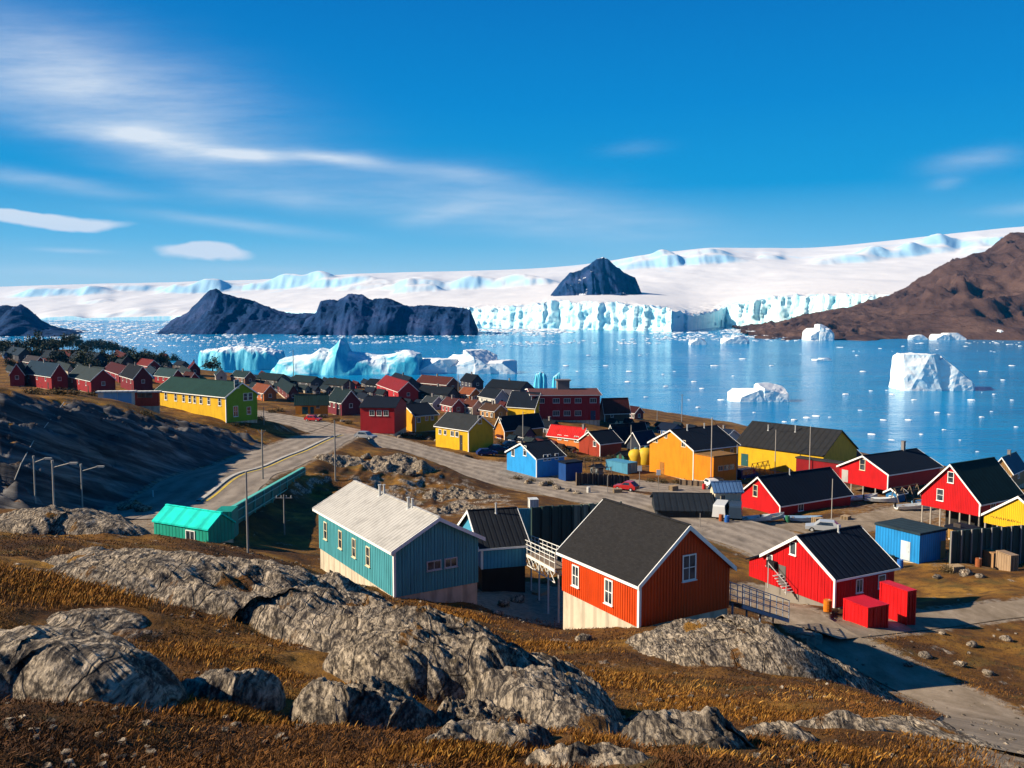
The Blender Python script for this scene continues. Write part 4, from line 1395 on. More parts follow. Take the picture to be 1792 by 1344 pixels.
def house(label, corner, xl, xr, ytop, ypeak, gable, wall, roof, th=30, wins=(), doors=(), name='house', cat='house', group=None, lift=0.0, found=2.5,
          ov=.30, rth=.14, battens=0.0, shingle=False, roofribs=.5, flues=(), trim=True, foundmat=None, stilts=0, Y=None, wallribs=.22, chimneys=(), cornertrim=True, wincount=None, poly_front=None):
    P = ground(*corner) if Y is None else at(corner[0], corner[1], Y)
    t = R(th)
    u, v = (math.cos(t), math.sin(t)), (-math.sin(t), math.cos(t))
    Lu, Lv = solve_len(P, u, xr), solve_len(P, v, xl)
    hw = zat(corner[0], ytop, P[1]) - P[2]
    root = empty(name, tuple(P), t)
    tag(root, label, cat, group)
    G, Rl = (Lu, Lv) if gable == 'R' else (Lv, Lu)
    m3 = (lambda g, r, z: (g, r, z)) if gable == 'R' else (lambda g, r, z: (r, g, z))
    if ypeak is None: rise = 0.0
    else:
        gm = (P[0] + u[0] * Lu / 2, P[1] + u[1] * Lu / 2) if gable == 'R' else (P[0] + v[0] * Lv / 2, P[1] + v[1] * Lv / 2)
        rise = max(.25, zat(corner[0], ypeak, gm[1]) - P[2] - hw - rth)
    W = wallmat(wall, wallribs)
    mb = MB()
    if rise:
        mb.prism([(0, lift), (G, lift), (G, hw), (G / 2, hw + rise), (0, hw)], lambda g, z: m3(g, 0, z), lambda g, z: m3(g, Rl, z))
    else:
        mb.box(0, 0, lift, Lu, Lv, hw)
    if battens:
        n = int(Lu / battens)
        for k in range(1, n):
            x = k * Lu / n
            top = hw + (rise * (1 - abs(2 * x / Lu - 1)) if gable == 'R' and rise else 0) - .03
            mb.box(x - .022, -.022, lift, x + .022, -.0005, top)
        n = int(Lv / battens)
        for k in range(1, n):
            y = k * Lv / n
            top = hw + (rise * (1 - abs(2 * y / Lv - 1)) if gable == 'L' and rise else 0) - .03
            mb.box(-.022, y - .022, lift, -.0005, y + .022, top)
    mb.build('wall', W, root)
    fx = .06
    if not stilts:
        MB().box(fx, fx, lift - found, Lu - fx, Lv - fx, lift - .002).build('foundation', foundmat or CONC, root)
    else:
        for i in range(stilts + 1):
            for (x, y) in ((Lu * i / stilts, 0), (0, Lv * i / stilts)):
                if i == 0 and y == 0 and x == 0 and (x, y) != (0, 0): continue
                mb = MB()
                x_, y_ = min(max(x, .12), Lu - .12), min(max(y, .12), Lv - .12)
                wp = root.location + Vector((u[0] * x_ + v[0] * y_, u[1] * x_ + v[1] * y_, 0))
                zb = gz(wp.x, wp.y) - P[2] - .2
                mb.tube((x_, y_, zb), (x_, y_, lift - .003), .11, .10, 7)
                mb.build('post', paint('pale_post', (.38, .33, .27)), root)
        MB().box(Lu * .25, Lv * .25, lift - 4, Lu * .75, Lv * .75, lift - .01).build('foundation', paint('dark_underside_fill', (.05, .045, .04)), root)  # dark block filling the space beneath the raised floor
    ax = 'y' if gable == 'R' else 'x'
    if rise:
        tan = rise / (G / 2)
        e = ov
        ze = hw - e * tan + .012
        poly = [(-e, ze), (G / 2, hw + rise + .012), (G + e, ze), (G + e, ze + rth), (G / 2, hw + rise + rth + .012), (-e, ze + rth)]
        ro = MB().prism(poly, lambda g, z: m3(g, -e, z), lambda g, z: m3(g, Rl + e, z)).build('roof', roofmat(roof, ax, roofribs, shingle), root)
        if trim:
            lo, hi, q = -.10, .03, .05
            poly = [(-e - .02, ze + lo), (G / 2, hw + rise + lo), (G + e + .02, ze + lo), (G + e + .02, ze + rth + hi), (G / 2, hw + rise + rth + hi), (-e - .02, ze + rth + hi)]
            MB().prism(poly, lambda g, z: m3(g, -e - q, z), lambda g, z: m3(g, -e - .002, z)).build('bargeboard', WHITE, root)
            MB().prism(poly, lambda g, z: m3(g, Rl + e + .002, z), lambda g, z: m3(g, Rl + e + q, z)).build('bargeboard', WHITE, root)
            a_, b_ = m3(-e - .04, -e + .002, ze - .05), m3(-e - .002, Rl + e - .002, ze + rth * .75)
            MB().box(*a_, *b_).build('eave_board', WHITE, root)
            a_, b_ = m3(G + e + .002, -e + .002, ze - .05), m3(G + e + .04, Rl + e - .002, ze + rth * .75)
            MB().box(*a_, *b_).build('eave_board', WHITE, root)
        # ridge capping
        mb = MB().beam(m3(G / 2, -e + .01, hw + rise + rth + .03), m3(G / 2, Rl + e - .01, hw + rise + rth + .03), .22, .06)
        mb.build('ridge_cap', roofmat(tuple(min(1, c * 1.2) for c in roof), ax, 0.9, False), ro)
        for (fr, hh_, rr, off) in flues:
            mb = MB()
            c = m3(G / 2 - off, Rl * fr, 0)
            zz = hw + rise - abs(off) * tan
            mb.tube((c[0], c[1], zz), (c[0], c[1], zz + hh_), rr, rr, 10)
            mb.tube((c[0], c[1], zz + hh_), (c[0], c[1], zz + hh_ + .05), rr * 1.4, rr * 1.4, 10)
            mb.tube((c[0], c[1], zz + .05), (c[0], c[1], zz + .22), rr * 2.0, rr * 1.2, 10)
            mb.build('flue', STEEL, ro)
        for (fr, hh_, off) in chimneys:
            c = m3(G / 2 - off, Rl * fr, 0)
            zz = hw + rise - abs(off) * tan
            MB().box(c[0] - .25, c[1] - .25, zz - .2, c[0] + .25, c[1] + .25, zz + hh_).box(c[0] - .31, c[1] - .31, zz + hh_, c[0] + .31, c[1] + .31, zz + hh_ + .1).build('chimney', paint('chimney_render', (.18, .16, .15)), ro)
    else:
        ro = MB().box(-ov, -ov, hw + .004, Lu + ov, Lv + ov, hw + rth + .1).build('roof', roofmat(roof, 'x', 0.9), root)
    if cornertrim and trim:
        q = .045
        top = hw - .05
        MB().box(-q, -q, lift, .12, -.002, top).box(-q, -.002, lift, -.002, .12, top).build('corner_board', WHITE, root)
    for wd in wins:
        side, fr, zc, w, h = wd[:5]
        window(root, side, fr, zc if zc > 0 else hw + zc, w, h, Lu, Lv, *(wd[5:]))
    for dr in doors:
        door(root, *dr[:4], Lu, Lv, *dr[4:])
    HOUSES.append((P[0], P[1], t, Lu, Lv))
    return root, Lu, Lv, hw, rise


# ================================================================== the near houses
BEIGE = paint('beige_frame', (.62, .52, .34), dirt=.3)
CYAN = (.062, .275, .315)
r_, Lu, Lv, hw, rise = house('long pale blue corrugated house with a white metal roof and two flues', (690, 1046), 554, 836, 962, 904, 'R', CYAN, (.37, .35, .32), th=31.7, battens=.30, roofribs=.42, ov=.35,
      wins=[('L', f, 1.75, .55, 1.25, 'bar', BEIGE) for f in (.11, .33, .52, .70)] + [('R', .46, 1.75, .95, .52, 'two', STEEL), ('R', .66, 1.75, .85, .52, 'two', STEEL)],
      flues=[(.62, .95, .10, .28), (.60, .85, .08, .05), (.27, .9, .10, .28), (.25, .75, .08, .1)], name='blue_house', found=4.0)
MB().box(-.02, Lv * .80, -1.6, .05, Lv * .84, -1.2).build('vent', BLACK, r_)
r_, Lu, Lv, hw, rise = house('bright orange-red wooden house with black shingle roof and cross-barred windows', (1118, 1099), 985, 1283, 1021, 918, 'R', ORED, (.017, .016, .016), th=30.2, battens=.21, shingle=True, ov=.25,
      wins=[('L', .20, 1.30, .58, 1.15, 'cross'), ('L', .64, 1.25, .62, 1.30, 'cross'), ('R', .53, 2.85, .85, 1.35, 'cross')], name='orange_house', found=3.6)
r_, Lu, Lv, hw, rise = house('bright red house with black roof, a big gabled end and red bins at its wall', (1460, 1064), 1345, 1576, 1012, 937, 'L', RED, NAVY, th=28, flues=[(.62, .7, .08, .25)], battens=.33, ov=.28, roofribs=.6,
      wins=[('R', .40, 1.35, .62, .95, 'two'), ('R', .78, 1.35, .7, .95, 'plain'), ('L', .42, -.10 + 3.75, .55, .95, 'plain'), ('L', .08, 2.0, .5, .9, 'plain')], name='red_house', found=3.0, foundmat=paint('rubble_base', (.20, .17, .14)))
ln = MB()
ln.prism([(Lv + .003, 0), (Lv + 1.9, 0), (Lv + 1.9, hw * .62), (Lv + .003, hw * .96)], lambda y, z: (.05, y, z), lambda y, z: (Lu * .7, y, z))
ln.build('lean_to', wallmat(RED), r_)
MB().prism([(Lv + .3, hw * .95), (Lv + 2.1, hw * .60), (Lv + 2.1, hw * .60 + .12), (Lv + .3, hw * .95 + .12)], lambda y, z: (-.2, y, z), lambda y, z: (Lu * .72, y, z)).build('lean_to_roof', roofmat(NAVY, 'x', .6), r_)
MB().box(-.42, Lv * .80, 1.5, -.004, Lv * .92, 2.1).build('ventilation_unit', BLACK, r_)
st = MB()
st.beam((-.9, Lv * .55, .9), (-.9, Lv * .82, 2.1), .05).beam((-.9, Lv * .55, 0), (-.9, Lv * .55, 1.0), .05).beam((-.9, Lv * .82, 0), (-.9, Lv * .82, 2.2), .05)
for k in range(7): st.box(-.9, Lv * .55 + k * .22, .12 + k * .17, -.05, Lv * .55 + k * .22 + .22, .16 + k * .17)
st.build('outside_stair', STEEL, r_)
door(r_, 'L', .27, .8, 1.7, Lu, Lv, (.10, .09, .08), .25)

house('low turquoise shed with a bright turquoise roof tucked behind the bedrock', (365, 956), 262, 404, 927, 897, 'R', (.008, .27, .19), (.004, .56, .45), th=62, Y=73, name='shed', cat='shed', trim=False, ov=.12,
      wins=[('L', .68, -.75, .95, .75, 'two')], roofribs=1.6, wallribs=.4, found=3)
house('black-roofed shed with blue corrugated wall on piers over a dark shaded underside', (843, 1036), 806, 921, 958, 893, 'L', (.05, .26, .40), (.012, .014, .018), th=16, lift=1.9, found=4, foundmat=paint('dark_underside_fill', (.02, .018, .016)), name='shed', cat='shed', roofribs=.45, ov=.3, flues=[(.55, 1.0, .07, .5)], wallribs=.3)  # solid dark block painted as the shade under the raised floor
house('dark low store with a long black ribbed roof beside the paved yard', (1150, 906), 1143, 1254, 893, 862, 'L', (.02, .025, .03), (.012, .016, .022), th=-4, name='shed', cat='shed', trim=False, roofribs=.8, ov=.3)
house('cream shed with a sloping blue roof panel behind the black-roofed store', (1251, 897), 1246, 1301, 860, 843, 'L', (.62, .52, .36), (.06, .13, .26), th=4, name='shed', cat='shed', trim=False, wins=[('R', .30, -.9, .5, .7, 'two', BEIGE)])
house('bright red gabled house with long navy roof facing the paved yard', (1365, 906), 1295, 1494, 884, 834, 'L', RED, NAVY, th=31, flues=[(.4, 1.0, .09, .3)], ov=.3, roofribs=.7, name='red_house', wins=[('L', .42, 3.1, .75, 1.6, 'bar', BEIGE), ('R', .28, 1.0, 1.0, .9, 'two')], found=2)
house('red gabled house on short stilts with a wide navy roof by the shore', (1553, 872), 1473, 1650, 830, 797, 'L', RED, NAVY, th=32, ov=.35, roofribs=.7, name='red_house', lift=1.2, stilts=4, wins=[('L', .48, -.15 + 4.8, .9, 1.7, 'bar', BEIGE)], chimneys=[(.75, 1.6, 0)], doors=[('L', .12, 1.2, 2.0, (.35, .33, .30), 1.3)])
house('tall red gabled house with a dark green roof raised on pale posts', (1713, 936), 1619, 1796, 880, 812, 'L', RED, (.008, .024, .022), th=32, ov=.3, roofribs=.7, name='red_house', lift=2.3, stilts=6, wins=[('L', .50, 6.6, .7, 1.3, 'bar'), ('L', .33, 4.1, .8, 1.4, 'bar'), ('R', .3, 3.5, 1.0, .6, 'two')])
yr, Lu, Lv, hw, rise = house('bright yellow gabled building with dark lettering cut off by the picture edge', (1842, 972), 1731, 1930, 925, 868, 'L', YEL, SLATE, th=30, ov=.2, name='yellow_house', lift=2.0, stilts=5, wins=())
lt = MB()
rr = random.Random(3)
for k in range(13):
    y0 = Lv * (.86 - k * .028)
    for j in range(2):
        lt.beam((-.02, y0 - rr.random() * .16, 2.75 + rr.random() * .1), (-.02, y0 - rr.random() * .22, 3.05 - rr.random() * .15), .05, .03, up=(1, 0, 0))
lt.beam((-.02, Lv * .90, 2.9), (-.02, Lv * .87, 2.95), .04, .03, up=(1, 0, 0)).beam((-.02, Lv * .50, 2.9), (-.02, Lv * .46, 2.88), .04, .03, up=(1, 0, 0))
lt.build('lettering', paint('dark_lettering', (.16, .07, .02)), yr)
house('flat-roofed bright blue building beside the dark green corrugated fence', (1608, 987), 1540, 1665, 937, None, 'R', (.012, .20, .48), (.02, .035, .045), th=30, ov=.1, name='blue_building', cat='building', trim=False, wins=[], doors=[('L', .70, 1.1, 2.0, (.45, .50, .52)), ('R', .9, .8, 1.9, (.25, .22, .12))], wallribs=.35)
house('large orange gabled building with navy roof at the end of the paved yard', (1213, 842), 1138, 1294, 788, 752, 'L', ORA, NAVY, th=33, flues=[(.3, 1.2, .12, .6), (.7, 1.0, .10, .4)], ov=.3, roofribs=.8, name='orange_building', cat='building',
      wins=[('L', .38, -.3 + 7.6, .7, .8, 'two', BEIGE), ('L', .78, 6.4, .95, 1.1, 'two', BEIGE), ('L', .10, 6.0, .5, .5, 'plain', BEIGE), ('L', .17, 6.0, .5, .5, 'plain', BEIGE), ('R', .10, -.9, .5, .7, 'plain', BEIGE), ('R', .22, -.9, .5, .7, 'plain', BEIGE), ('R', .30, -.9, .5, .7, 'plain', BEIGE), ('R', .62, -.9, .6, .6, 'two', BEIGE), ('R', .85, -.9, .6, .7, 'two', BEIGE)], doors=[('L', .30, 1.1, 2.2, (.30, .12, .02))])
house('square flat-roofed orange annex in front of the large orange building', (1248, 846), 1213, 1291, 801, None, 'R', (.66, .19, .006), (.20, .10, .03), th=33, ov=.05, name='annex', cat='building', trim=False, wins=[('R', .3, -2.0, 1.0, .7, 'two', BEIGE), ('R', .55, -2.0, 1.0, .7, 'two', BEIGE), ('R', .8, -2.0, 1.0, .7, 'two', BEIGE)])
house('long yellow warehouse with a dark grey roof next to the large orange building', (1440, 836), 1288, 1502, 797, 753, 'R', YEL, (.020, .020, .021), th=42, ov=.3, roofribs=1.2, name='warehouse', cat='building', trim=False, flues=[(.75, 1.2, .12, 2.0), (.45, 1.4, .12, 1.6)], doors=[('L', .12, 1.6, 2.4, (.02, .08, .08))])
house('flat-roofed dull red shed in front of the yellow warehouse', (1470, 842), 1396, 1482, 812, None, 'R', DRED, (.035, .035, .035), th=42, ov=.15, name='shed', cat='shed', trim=False)
house('small orange gabled hut between the yellow warehouse and the red house on short stilts', (1495, 818), 1463, 1512, 801, 782, 'L', (.50, .20, .05), NAVY, th=36, name='hut', cat='hut', wins=[('L', .5, -.6, .6, .6, 'plain')])
house('bright sky-blue gabled house with navy roof beside the road bend', (939, 836), 887, 988, 803, 775, 'L', (.020, .26, .60), NAVY, th=34, name='blue_house', ov=.25, wins=[('L', .22, 3.3, .85, 1.1, 'two'), ('L', .62, 4.1, .8, 1.6, 'bar'), ('R', .30, 3.2, .6, .9, 'plain'), ('R', .45, 3.2, .5, .9, 'plain'), ('R', .72, 3.2, .6, .9, 'plain')], doors=[('R', .9, .8, 2.0, (.03, .05, .10))])
house('dark blue lean shed built against the sky-blue house', (990, 842), 978, 1020, 812, None, 'R', (.008, .05, .19), NAVY, th=30, name='shed', cat='shed', trim=False, ov=.1)
house('yellow house with a grey roof and skylight beside the main road', (820, 791), 762, 863, 753, 728, 'R', YEL, SLATE, th=44, name='yellow_house', ov=.3, wins=[('L', .14, 3.3, .8, .9, 'two'), ('L', .30, 3.3, .7, .9, 'plain'), ('L', .52, 3.3, 1.0, 1.0, 'two'), ('L', .66, 3.3, .9, 1.0, 'plain'), ('R', .45, 6.4, .9, 1.6, 'bar')], doors=[('L', .78, .9, 3.2, (.035, .035, .035))])
house('amber gabled house with a navy roof right of the flat red house', (727, 756), 690, 766, 728, 707, 'L', (.60, .28, .010), NAVY, th=36, name='yellow_house', ov=.3, wins=[('L', .5, 5.0, .8, 1.4, 'bar', BEIGE), ('L', .25, 2.4, .8, .9, 'two', BEIGE), ('R', .15, 2.8, .8, 1.0, 'two'), ('R', .5, 3.1, .7, 1.0, 'plain'), ('R', .75, 3.1, .7, 1.0, 'plain')])
house('boxy red house with a triple white window by the main road', (631, 758), 618, 690, 713, 694, 'L', (.36, .012, .018), NAVY, th=-6, name='red_house', ov=.3, trim=False, wins=[('R', .34, 4.6, 1.0, 1.1, 'two'), ('R', .55, 4.6, 1.0, 1.1, 'two'), ('R', .75, 4.6, 1.0, 1.1, 'two')])
house('low orange house with a flat-pitched dark green roof at the road junction', (517, 725), 512, 573, 702, 690, 'L', (.62, .22, .02), (.018, .045, .042), th=2, name='orange_house', ov=.3, trim=False, wins=[('R', .7, 2.2, .9, .9, 'two', BEIGE)], doors=[('R', .30, 1.6, 2.0, (.02, .03, .03)), ('R', .52, 1.0, 2.0, (.02, .02, .02))])
house('long yellow building with a green roof and an olive green gable end', (396, 740), 275, 450, 694, 669, 'R', YEL, GRN, th=52, name='yellow_building', cat='building', ov=.35, trim=True, found=3,
      wins=[('L', f, 3.9, .8, 1.5, 'bar') for f in (.14, .29, .41, .50, .57, .66, .77, .92)] + [('R', .35, 7.2, .9, 1.5, 'bar'), ('R', .62, 4.6, .8, 1.3, 'bar'), ('R', .78, 4.6, .8, 1.3, 'bar'), ('R', .72, 1.9, .8, 1.3, 'bar'), ('R', .30, 2.0, .9, 1.9, 'cross')])
gb = HOUSES[-1]
# the olive gable wall is its own painted face, set 3 mm proud
root_v = [o for o in bpy.data.objects if o.name.startswith('yellow_building')][0]
Pv = root_v.location
hwv = zat(396, 694, Pv[1]) - Pv[2]
uu = (math.cos(R(52)), math.sin(R(52)))
rsv = zat(396, 669, Pv[1] + uu[1] * gb[3] / 2) - Pv[2] - hwv - .14
mb = MB().prism([(0.02, 0), (gb[3], 0), (gb[3], hwv), (gb[3] / 2, hwv + rsv), (0.02, hwv)], lambda g, z: (g, -.012, z), lambda g, z: (g, -.002, z))
mb.build('gable_wall', wallmat((.16, .30, .012)), root_v)['label'] = 'olive green gable wall'
house('low white cabin with light blue doors left of the long yellow building', (172, 709), 166, 234, 687, None, 'R', (.66, .62, .52), (.62, .60, .56), th=8, Y=150, name='cabin', cat='cabin', trim=False, ov=.3, doors=[('R', .35, 2.2, 2.3, (.22, .42, .55)), ('R', .75, 2.2, 2.3, (.18, .36, .5))], found=3)
house('low flat-roofed brick-red cabin touching the long yellow building', (235, 711), 230, 278, 687, None, 'R', (.42, .045, .025), (.60, .57, .52), th=8, Y=152, name='cabin', cat='cabin', trim=False, ov=.3, wins=[('R', .3, 2.0, 1.2, .9, 'two', WOOD), ('R', .6, 2.0, 1.0, .9, 'plain', WOOD)], found=3)
xr_, Lu, Lv, hw, rise = house('two-storey dark red block with rows of white windows and a rooftop box', (930, 736), 922, 1050, 692, 680, 'L', (.30, .010, .018), (.10, .035, .03), th=3, name='red_building', cat='building', ov=.5, wallribs=.5,
      wins=[('R', f, -1.5, 1.7, 1.2, 'three') for f in (.14, .36, .52, .68, .90)] + [('R', f, -5.0, 1.7, 1.3, 'three') for f in (.36, .52, .68)], doors=[('R', .90, 1.4, 2.6, (.03, .02, .03))])
MB().box(Lu * .42, Lv * .4, hw + rise * .5, Lu * .60, Lv * .6, hw + rise + 2.4).box(Lu * .40, Lv * .38, hw + rise + 2.4, Lu * .62, Lv * .62, hw + rise + 2.7).build('rooftop_box', paint('grey_box', (.16, .14, .13)), xr_)
house('dark round-shouldered hut with a rust brown roof right of the dark red block', (1058, 738), 1050, 1102, 722, 697, 'L', (.10, .05, .035), (.09, .022, .018), th=14, name='hut', cat='hut', wins=[('R', .3, -1, .8, .8, 'two')])
house('yellow house with a steep navy roof in front of the dark red block', (936, 738), 888, 953, 713, 687, 'R', YEL, NAVY, th=58, name='yellow_house', ov=.3, wins=[('R', .5, 3.5, .8, 1.2, 'bar')])
house('amber house with a brown side wall and navy roof behind the grey-roofed yellow house', (883, 770), 866, 950, 752, 729, 'L', (.46, .17, .02), NAVY, th=38, name='orange_house', wins=[('L', .55, 4.3, .7, 1.0, 'bar'), ('R', .4, 2.2, .8, .9, 'two')])
house('orange house with a bright red roof behind the sky-blue house', (1018, 787), 959, 1032, 767, 749, 'R', (.55, .16, .03), (.46, .012, .010), th=50, name='orange_house', wins=[('L', .35, 2.2, .9, 1.0, 'two'), ('L', .55, 2.2, .9, 1.0, 'two'), ('L', .85, 2.2, 1.1, 1.2, 'two')], chimneys=[(.06, .9, 0)])
house('brown gabled house with blue-black roof next to the bright red roof', (1050, 800), 1014, 1088, 777, 755, 'L', (.28, .035, .015), NAVY, th=36, name='brown_house', wins=[('L', .4, 4.6, .8, .9, 'two', BEIGE), ('L', .75, 2.6, .8, 1.0, 'plain')])
house('blue-black roofed house between the brown gable and the large orange building', (1078, 784), 1062, 1136, 771, 743, 'L', (.03, .04, .06), NAVY, th=28, name='dark_house', wins=[('R', .5, -1, .8, .7, 'plain')])
house('second blue-black roof just left of the large orange building', (1120, 792), 1098, 1152, 778, 756, 'L', (.03, .035, .05), (.012, .02, .045), th=36, name='dark_house')

# ------------------------------------------------------------------ the crowded rows behind
DTEAL, BROWN, BEI = (.014, .034, .040), (.13, .05, .03), (.48, .42, .33)
DR2, OR2 = (.24, .014, .018), (.46, .13, .02)
# xl, xr, y of ridge, y of base, share of the left wall, gable side, wall, roof, label
BG = [
    (120, 203, 646, 688, .48, 'R', DR2, (.05, .07, .075), 'dark red house with a grey-green roof and white gable boards in the near wooded row'),
    (212, 268, 641, 686, .40, 'R', (.15, .012, .018), NAVY, 'dark red gable over a black open front behind the low white cabin'),
    (43, 120, 636, 682, .62, 'R', DR2, (.012, .045, .085), 'long blue-roofed barrack with a streaked red wall on the town hill'),
    (-14, 44, 636, 676, .55, 'R', DR2, (.15, .02, .02), 'red house with a red roof cut by the picture edge on the town hill'),
    (183, 240, 641, 670, .45, 'R', (.20, .014, .02), (.09, .014, .018), 'maroon gable peeping between two dark red houses near the low white cabin'),
    (236, 282, 630, 652, .50, 'R', (.28, .018, .02), (.22, .016, .016), 'small bright red roof under the dark trees on the hill crest'),
    (272, 322, 646, 674, .60, 'R', DR2, (.03, .075, .085), 'teal-grey roofed house just above the long yellow building'),
    (312, 352, 634, 658, .50, 'R', (.22, .014, .018), (.14, .016, .018), 'red house with maroon roof at the end of the tree-topped hill'),
    (318, 350, 652, 676, .45, 'R', (.26, .018, .02), (.08, .02, .02), 'little red gable rising over the green roof of the long yellow building'),
    (354, 398, 646, 668, .55, 'R', BEI, (.025, .06, .06), 'beige house with a dark teal roof behind the green roof end'),
    (70, 124, 615, 640, .55, 'R', (.05, .05, .06), (.014, .028, .045), 'dark blue-grey house high on the wooded town hill'),
    (124, 190, 618, 642, .60, 'R', (.045, .05, .06), (.012, .025, .04), 'long blue-black roof below the treetops on the town hill'),
    (188, 236, 622, 646, .55, 'R', (.06, .05, .05), (.012, .022, .04), 'blue-black roofed house under the last big trees of the hill crest'),
    (0, 60, 610, 634, .55, 'R', (.05, .05, .06), (.016, .04, .07), 'blue roofed house highest on the town hill at the picture edge'),
    (44, 82, 624, 646, .5, 'R', (.20, .02, .02), (.06, .05, .06), 'red-walled house squeezed above the long blue-roofed barrack'),
    (405, 448, 650, 672, .55, 'R', (.20, .10, .07), (.02, .05, .055), 'teal roofed house by the dark shrubs near the flat-topped ice wall'),
    (440, 484, 674, 702, .50, 'R', (.40, .11, .03), (.30, .075, .03), 'rust-orange cottage just right of the olive gable'),
    (486, 522, 674, 702, .55, 'R', (.12, .03, .03), DTEAL, 'dark teal roofed house behind the low orange house'),
    (572, 630, 683, 728, .45, 'R', (.14, .02, .03), DTEAL, 'dark red gable with a white edge behind the low orange house'),
    (448, 508, 655, 676, .62, 'R', (.10, .10, .10), (.012, .030, .036), 'long dark shore house with pale windows under the turquoise iceberg'),
    (508, 566, 659, 680, .62, 'R', (.08, .08, .09), (.014, .032, .042), 'second long dark shore house below the big iceberg fin'),
    (566, 622, 664, 686, .60, 'R', (.10, .08, .08), (.016, .030, .036), 'dark shore house right of the two long dark ones'),
    (660, 732, 668, 704, .52, 'R', (.36, .02, .025), (.30, .012, .018), 'wide red gabled house with a red roof behind the boxy red house'),
    (640, 678, 664, 684, .55, 'R', (.06, .06, .07), NAVY, 'small navy hut at the water below the craggy white iceberg'),
    (680, 734, 660, 686, .52, 'R', (.05, .06, .08), (.010, .018, .032), 'hunched navy shore shed between the turquoise iceberg and the craggy one'),
    (728, 804, 660, 688, .70, 'R', (.16, .05, .035), (.13, .035, .028), 'long rust-red roof below the craggy white iceberg'),
    (730, 804, 678, 704, .72, 'R', (.05, .06, .07), (.010, .016, .026), 'long navy roof in front of the long rust-red one'),
    (802, 842, 679, 704, .50, 'R', (.42, .12, .03), (.34, .09, .03), 'orange-brown house at the right end of the long navy roof'),
    (806, 846, 656, 682, .50, 'R', (.05, .05, .07), NAVY, 'navy gabled shore house under the triangular blue ice shadow'),
    (838, 890, 682, 714, .55, 'R', (.50, .48, .42), (.010, .018, .030), 'white-walled house with a navy roof left of the steep-roofed yellow house'),
    (850, 934, 668, 696, .72, 'R', (.06, .06, .08), (.009, .016, .028), 'long navy shore roof left of the dark red block'),
    (738, 776, 694, 718, .5, 'R', (.36, .38, .36), (.05, .06, .07), 'grey-white cottage behind the amber gabled house'),
    (772, 812, 698, 724, .5, 'R', (.30, .05, .05), (.10, .03, .03), 'small wine-red house above the grey-roofed yellow house'),
    (808, 846, 700, 726, .5, 'R', (.52, .46, .34), (.16, .05, .03), 'cream cottage with a brown roof above the grey-roofed yellow house'),
    (840, 886, 708, 732, .55, 'R', (.40, .20, .07), (.10, .05, .03), 'tan shed touching the steep-roofed yellow house'),
    (900, 936, 748, 776, .5, 'R', (.05, .06, .10), (.010, .016, .03), 'dark blue house behind the sky-blue gable'),
    (944, 980, 736, 760, .55, 'R', (.06, .06, .09), (.010, .016, .03), 'blue-black roof below the dark red block'),
    (1096, 1126, 712, 734, .5, 'R', (.16, .03, .03), (.06, .014, .016), 'rust-red pointed hut on the rocky shore right of the dark red block'),
    (1150, 1196, 742, 764, .55, 'R', (.03, .08, .20), (.010, .022, .055), 'blue roofed boathouse behind the large orange building'),
    (1240, 1296, 752, 778, .55, 'R', (.50, .48, .46), (.012, .028, .07), 'white-edged blue roof between the large orange building and the yellow warehouse'),
    (1575, 1632, 828, 852, .5, 'R', (.45, .20, .04), (.02, .03, .04), 'tan timber shed between the two red houses on stilts'),
    (1740, 1800, 800, 856, .5, 'L', (.25, .14, .05), (.05, .20, .30), 'small house with a light blue roof behind the dark green roof'),
]
for (x0, x1, yr_, yb, sp_, gs, wc, rc_, lab) in BG:
    rc_ = tuple(c * .5 for c in rc_)
    cx = x0 + (x1 - x0) * sp_
    hgt = yb - yr_
    yt = yb - hgt * .52
    th = 20 + 28 * random.random() if gs == 'R' and sp_ < .6 else 46
    wn = []
    for k in range(3): wn.append(('L', .2 + .3 * k, -1.2, .8, 1.0, 'plain'))
    wn.append(('R', .5, -1.0, .9, 1.0, 'plain'))
    house(lab, (cx, yb), x0, x1, yt, yr_, gs, wc, rc_, th=th, wins=wn, trim=wc[0] > .12, cornertrim=False, wallribs=.3,
          doors=[('L', .88, .9, 2.0)], chimneys=[(.5, .9, 0)] if random.random() < .5 else [])

ORD = ['first', 'second', 'third', 'fourth', 'fifth', 'sixth', 'seventh', 'eighth', 'ninth', 'tenth', 'eleventh', 'twelfth', 'thirteenth', 'fourteenth', 'fifteenth', 'sixteenth', 'seventeenth', 'eighteenth', 'nineteenth', 'twentieth']
SM_COL = [(DR2, (.10, .02, .02), 'red'), ((.12, .11, .11), (.016, .03, .04), 'grey'), ((.40, .13, .03), (.05, .03, .025), 'orange'), ((.08, .07, .08), (.010, .018, .03), 'black'), ((.42, .36, .26), (.03, .045, .05), 'cream'), ((.03, .10, .24), (.012, .03, .05), 'blue')]


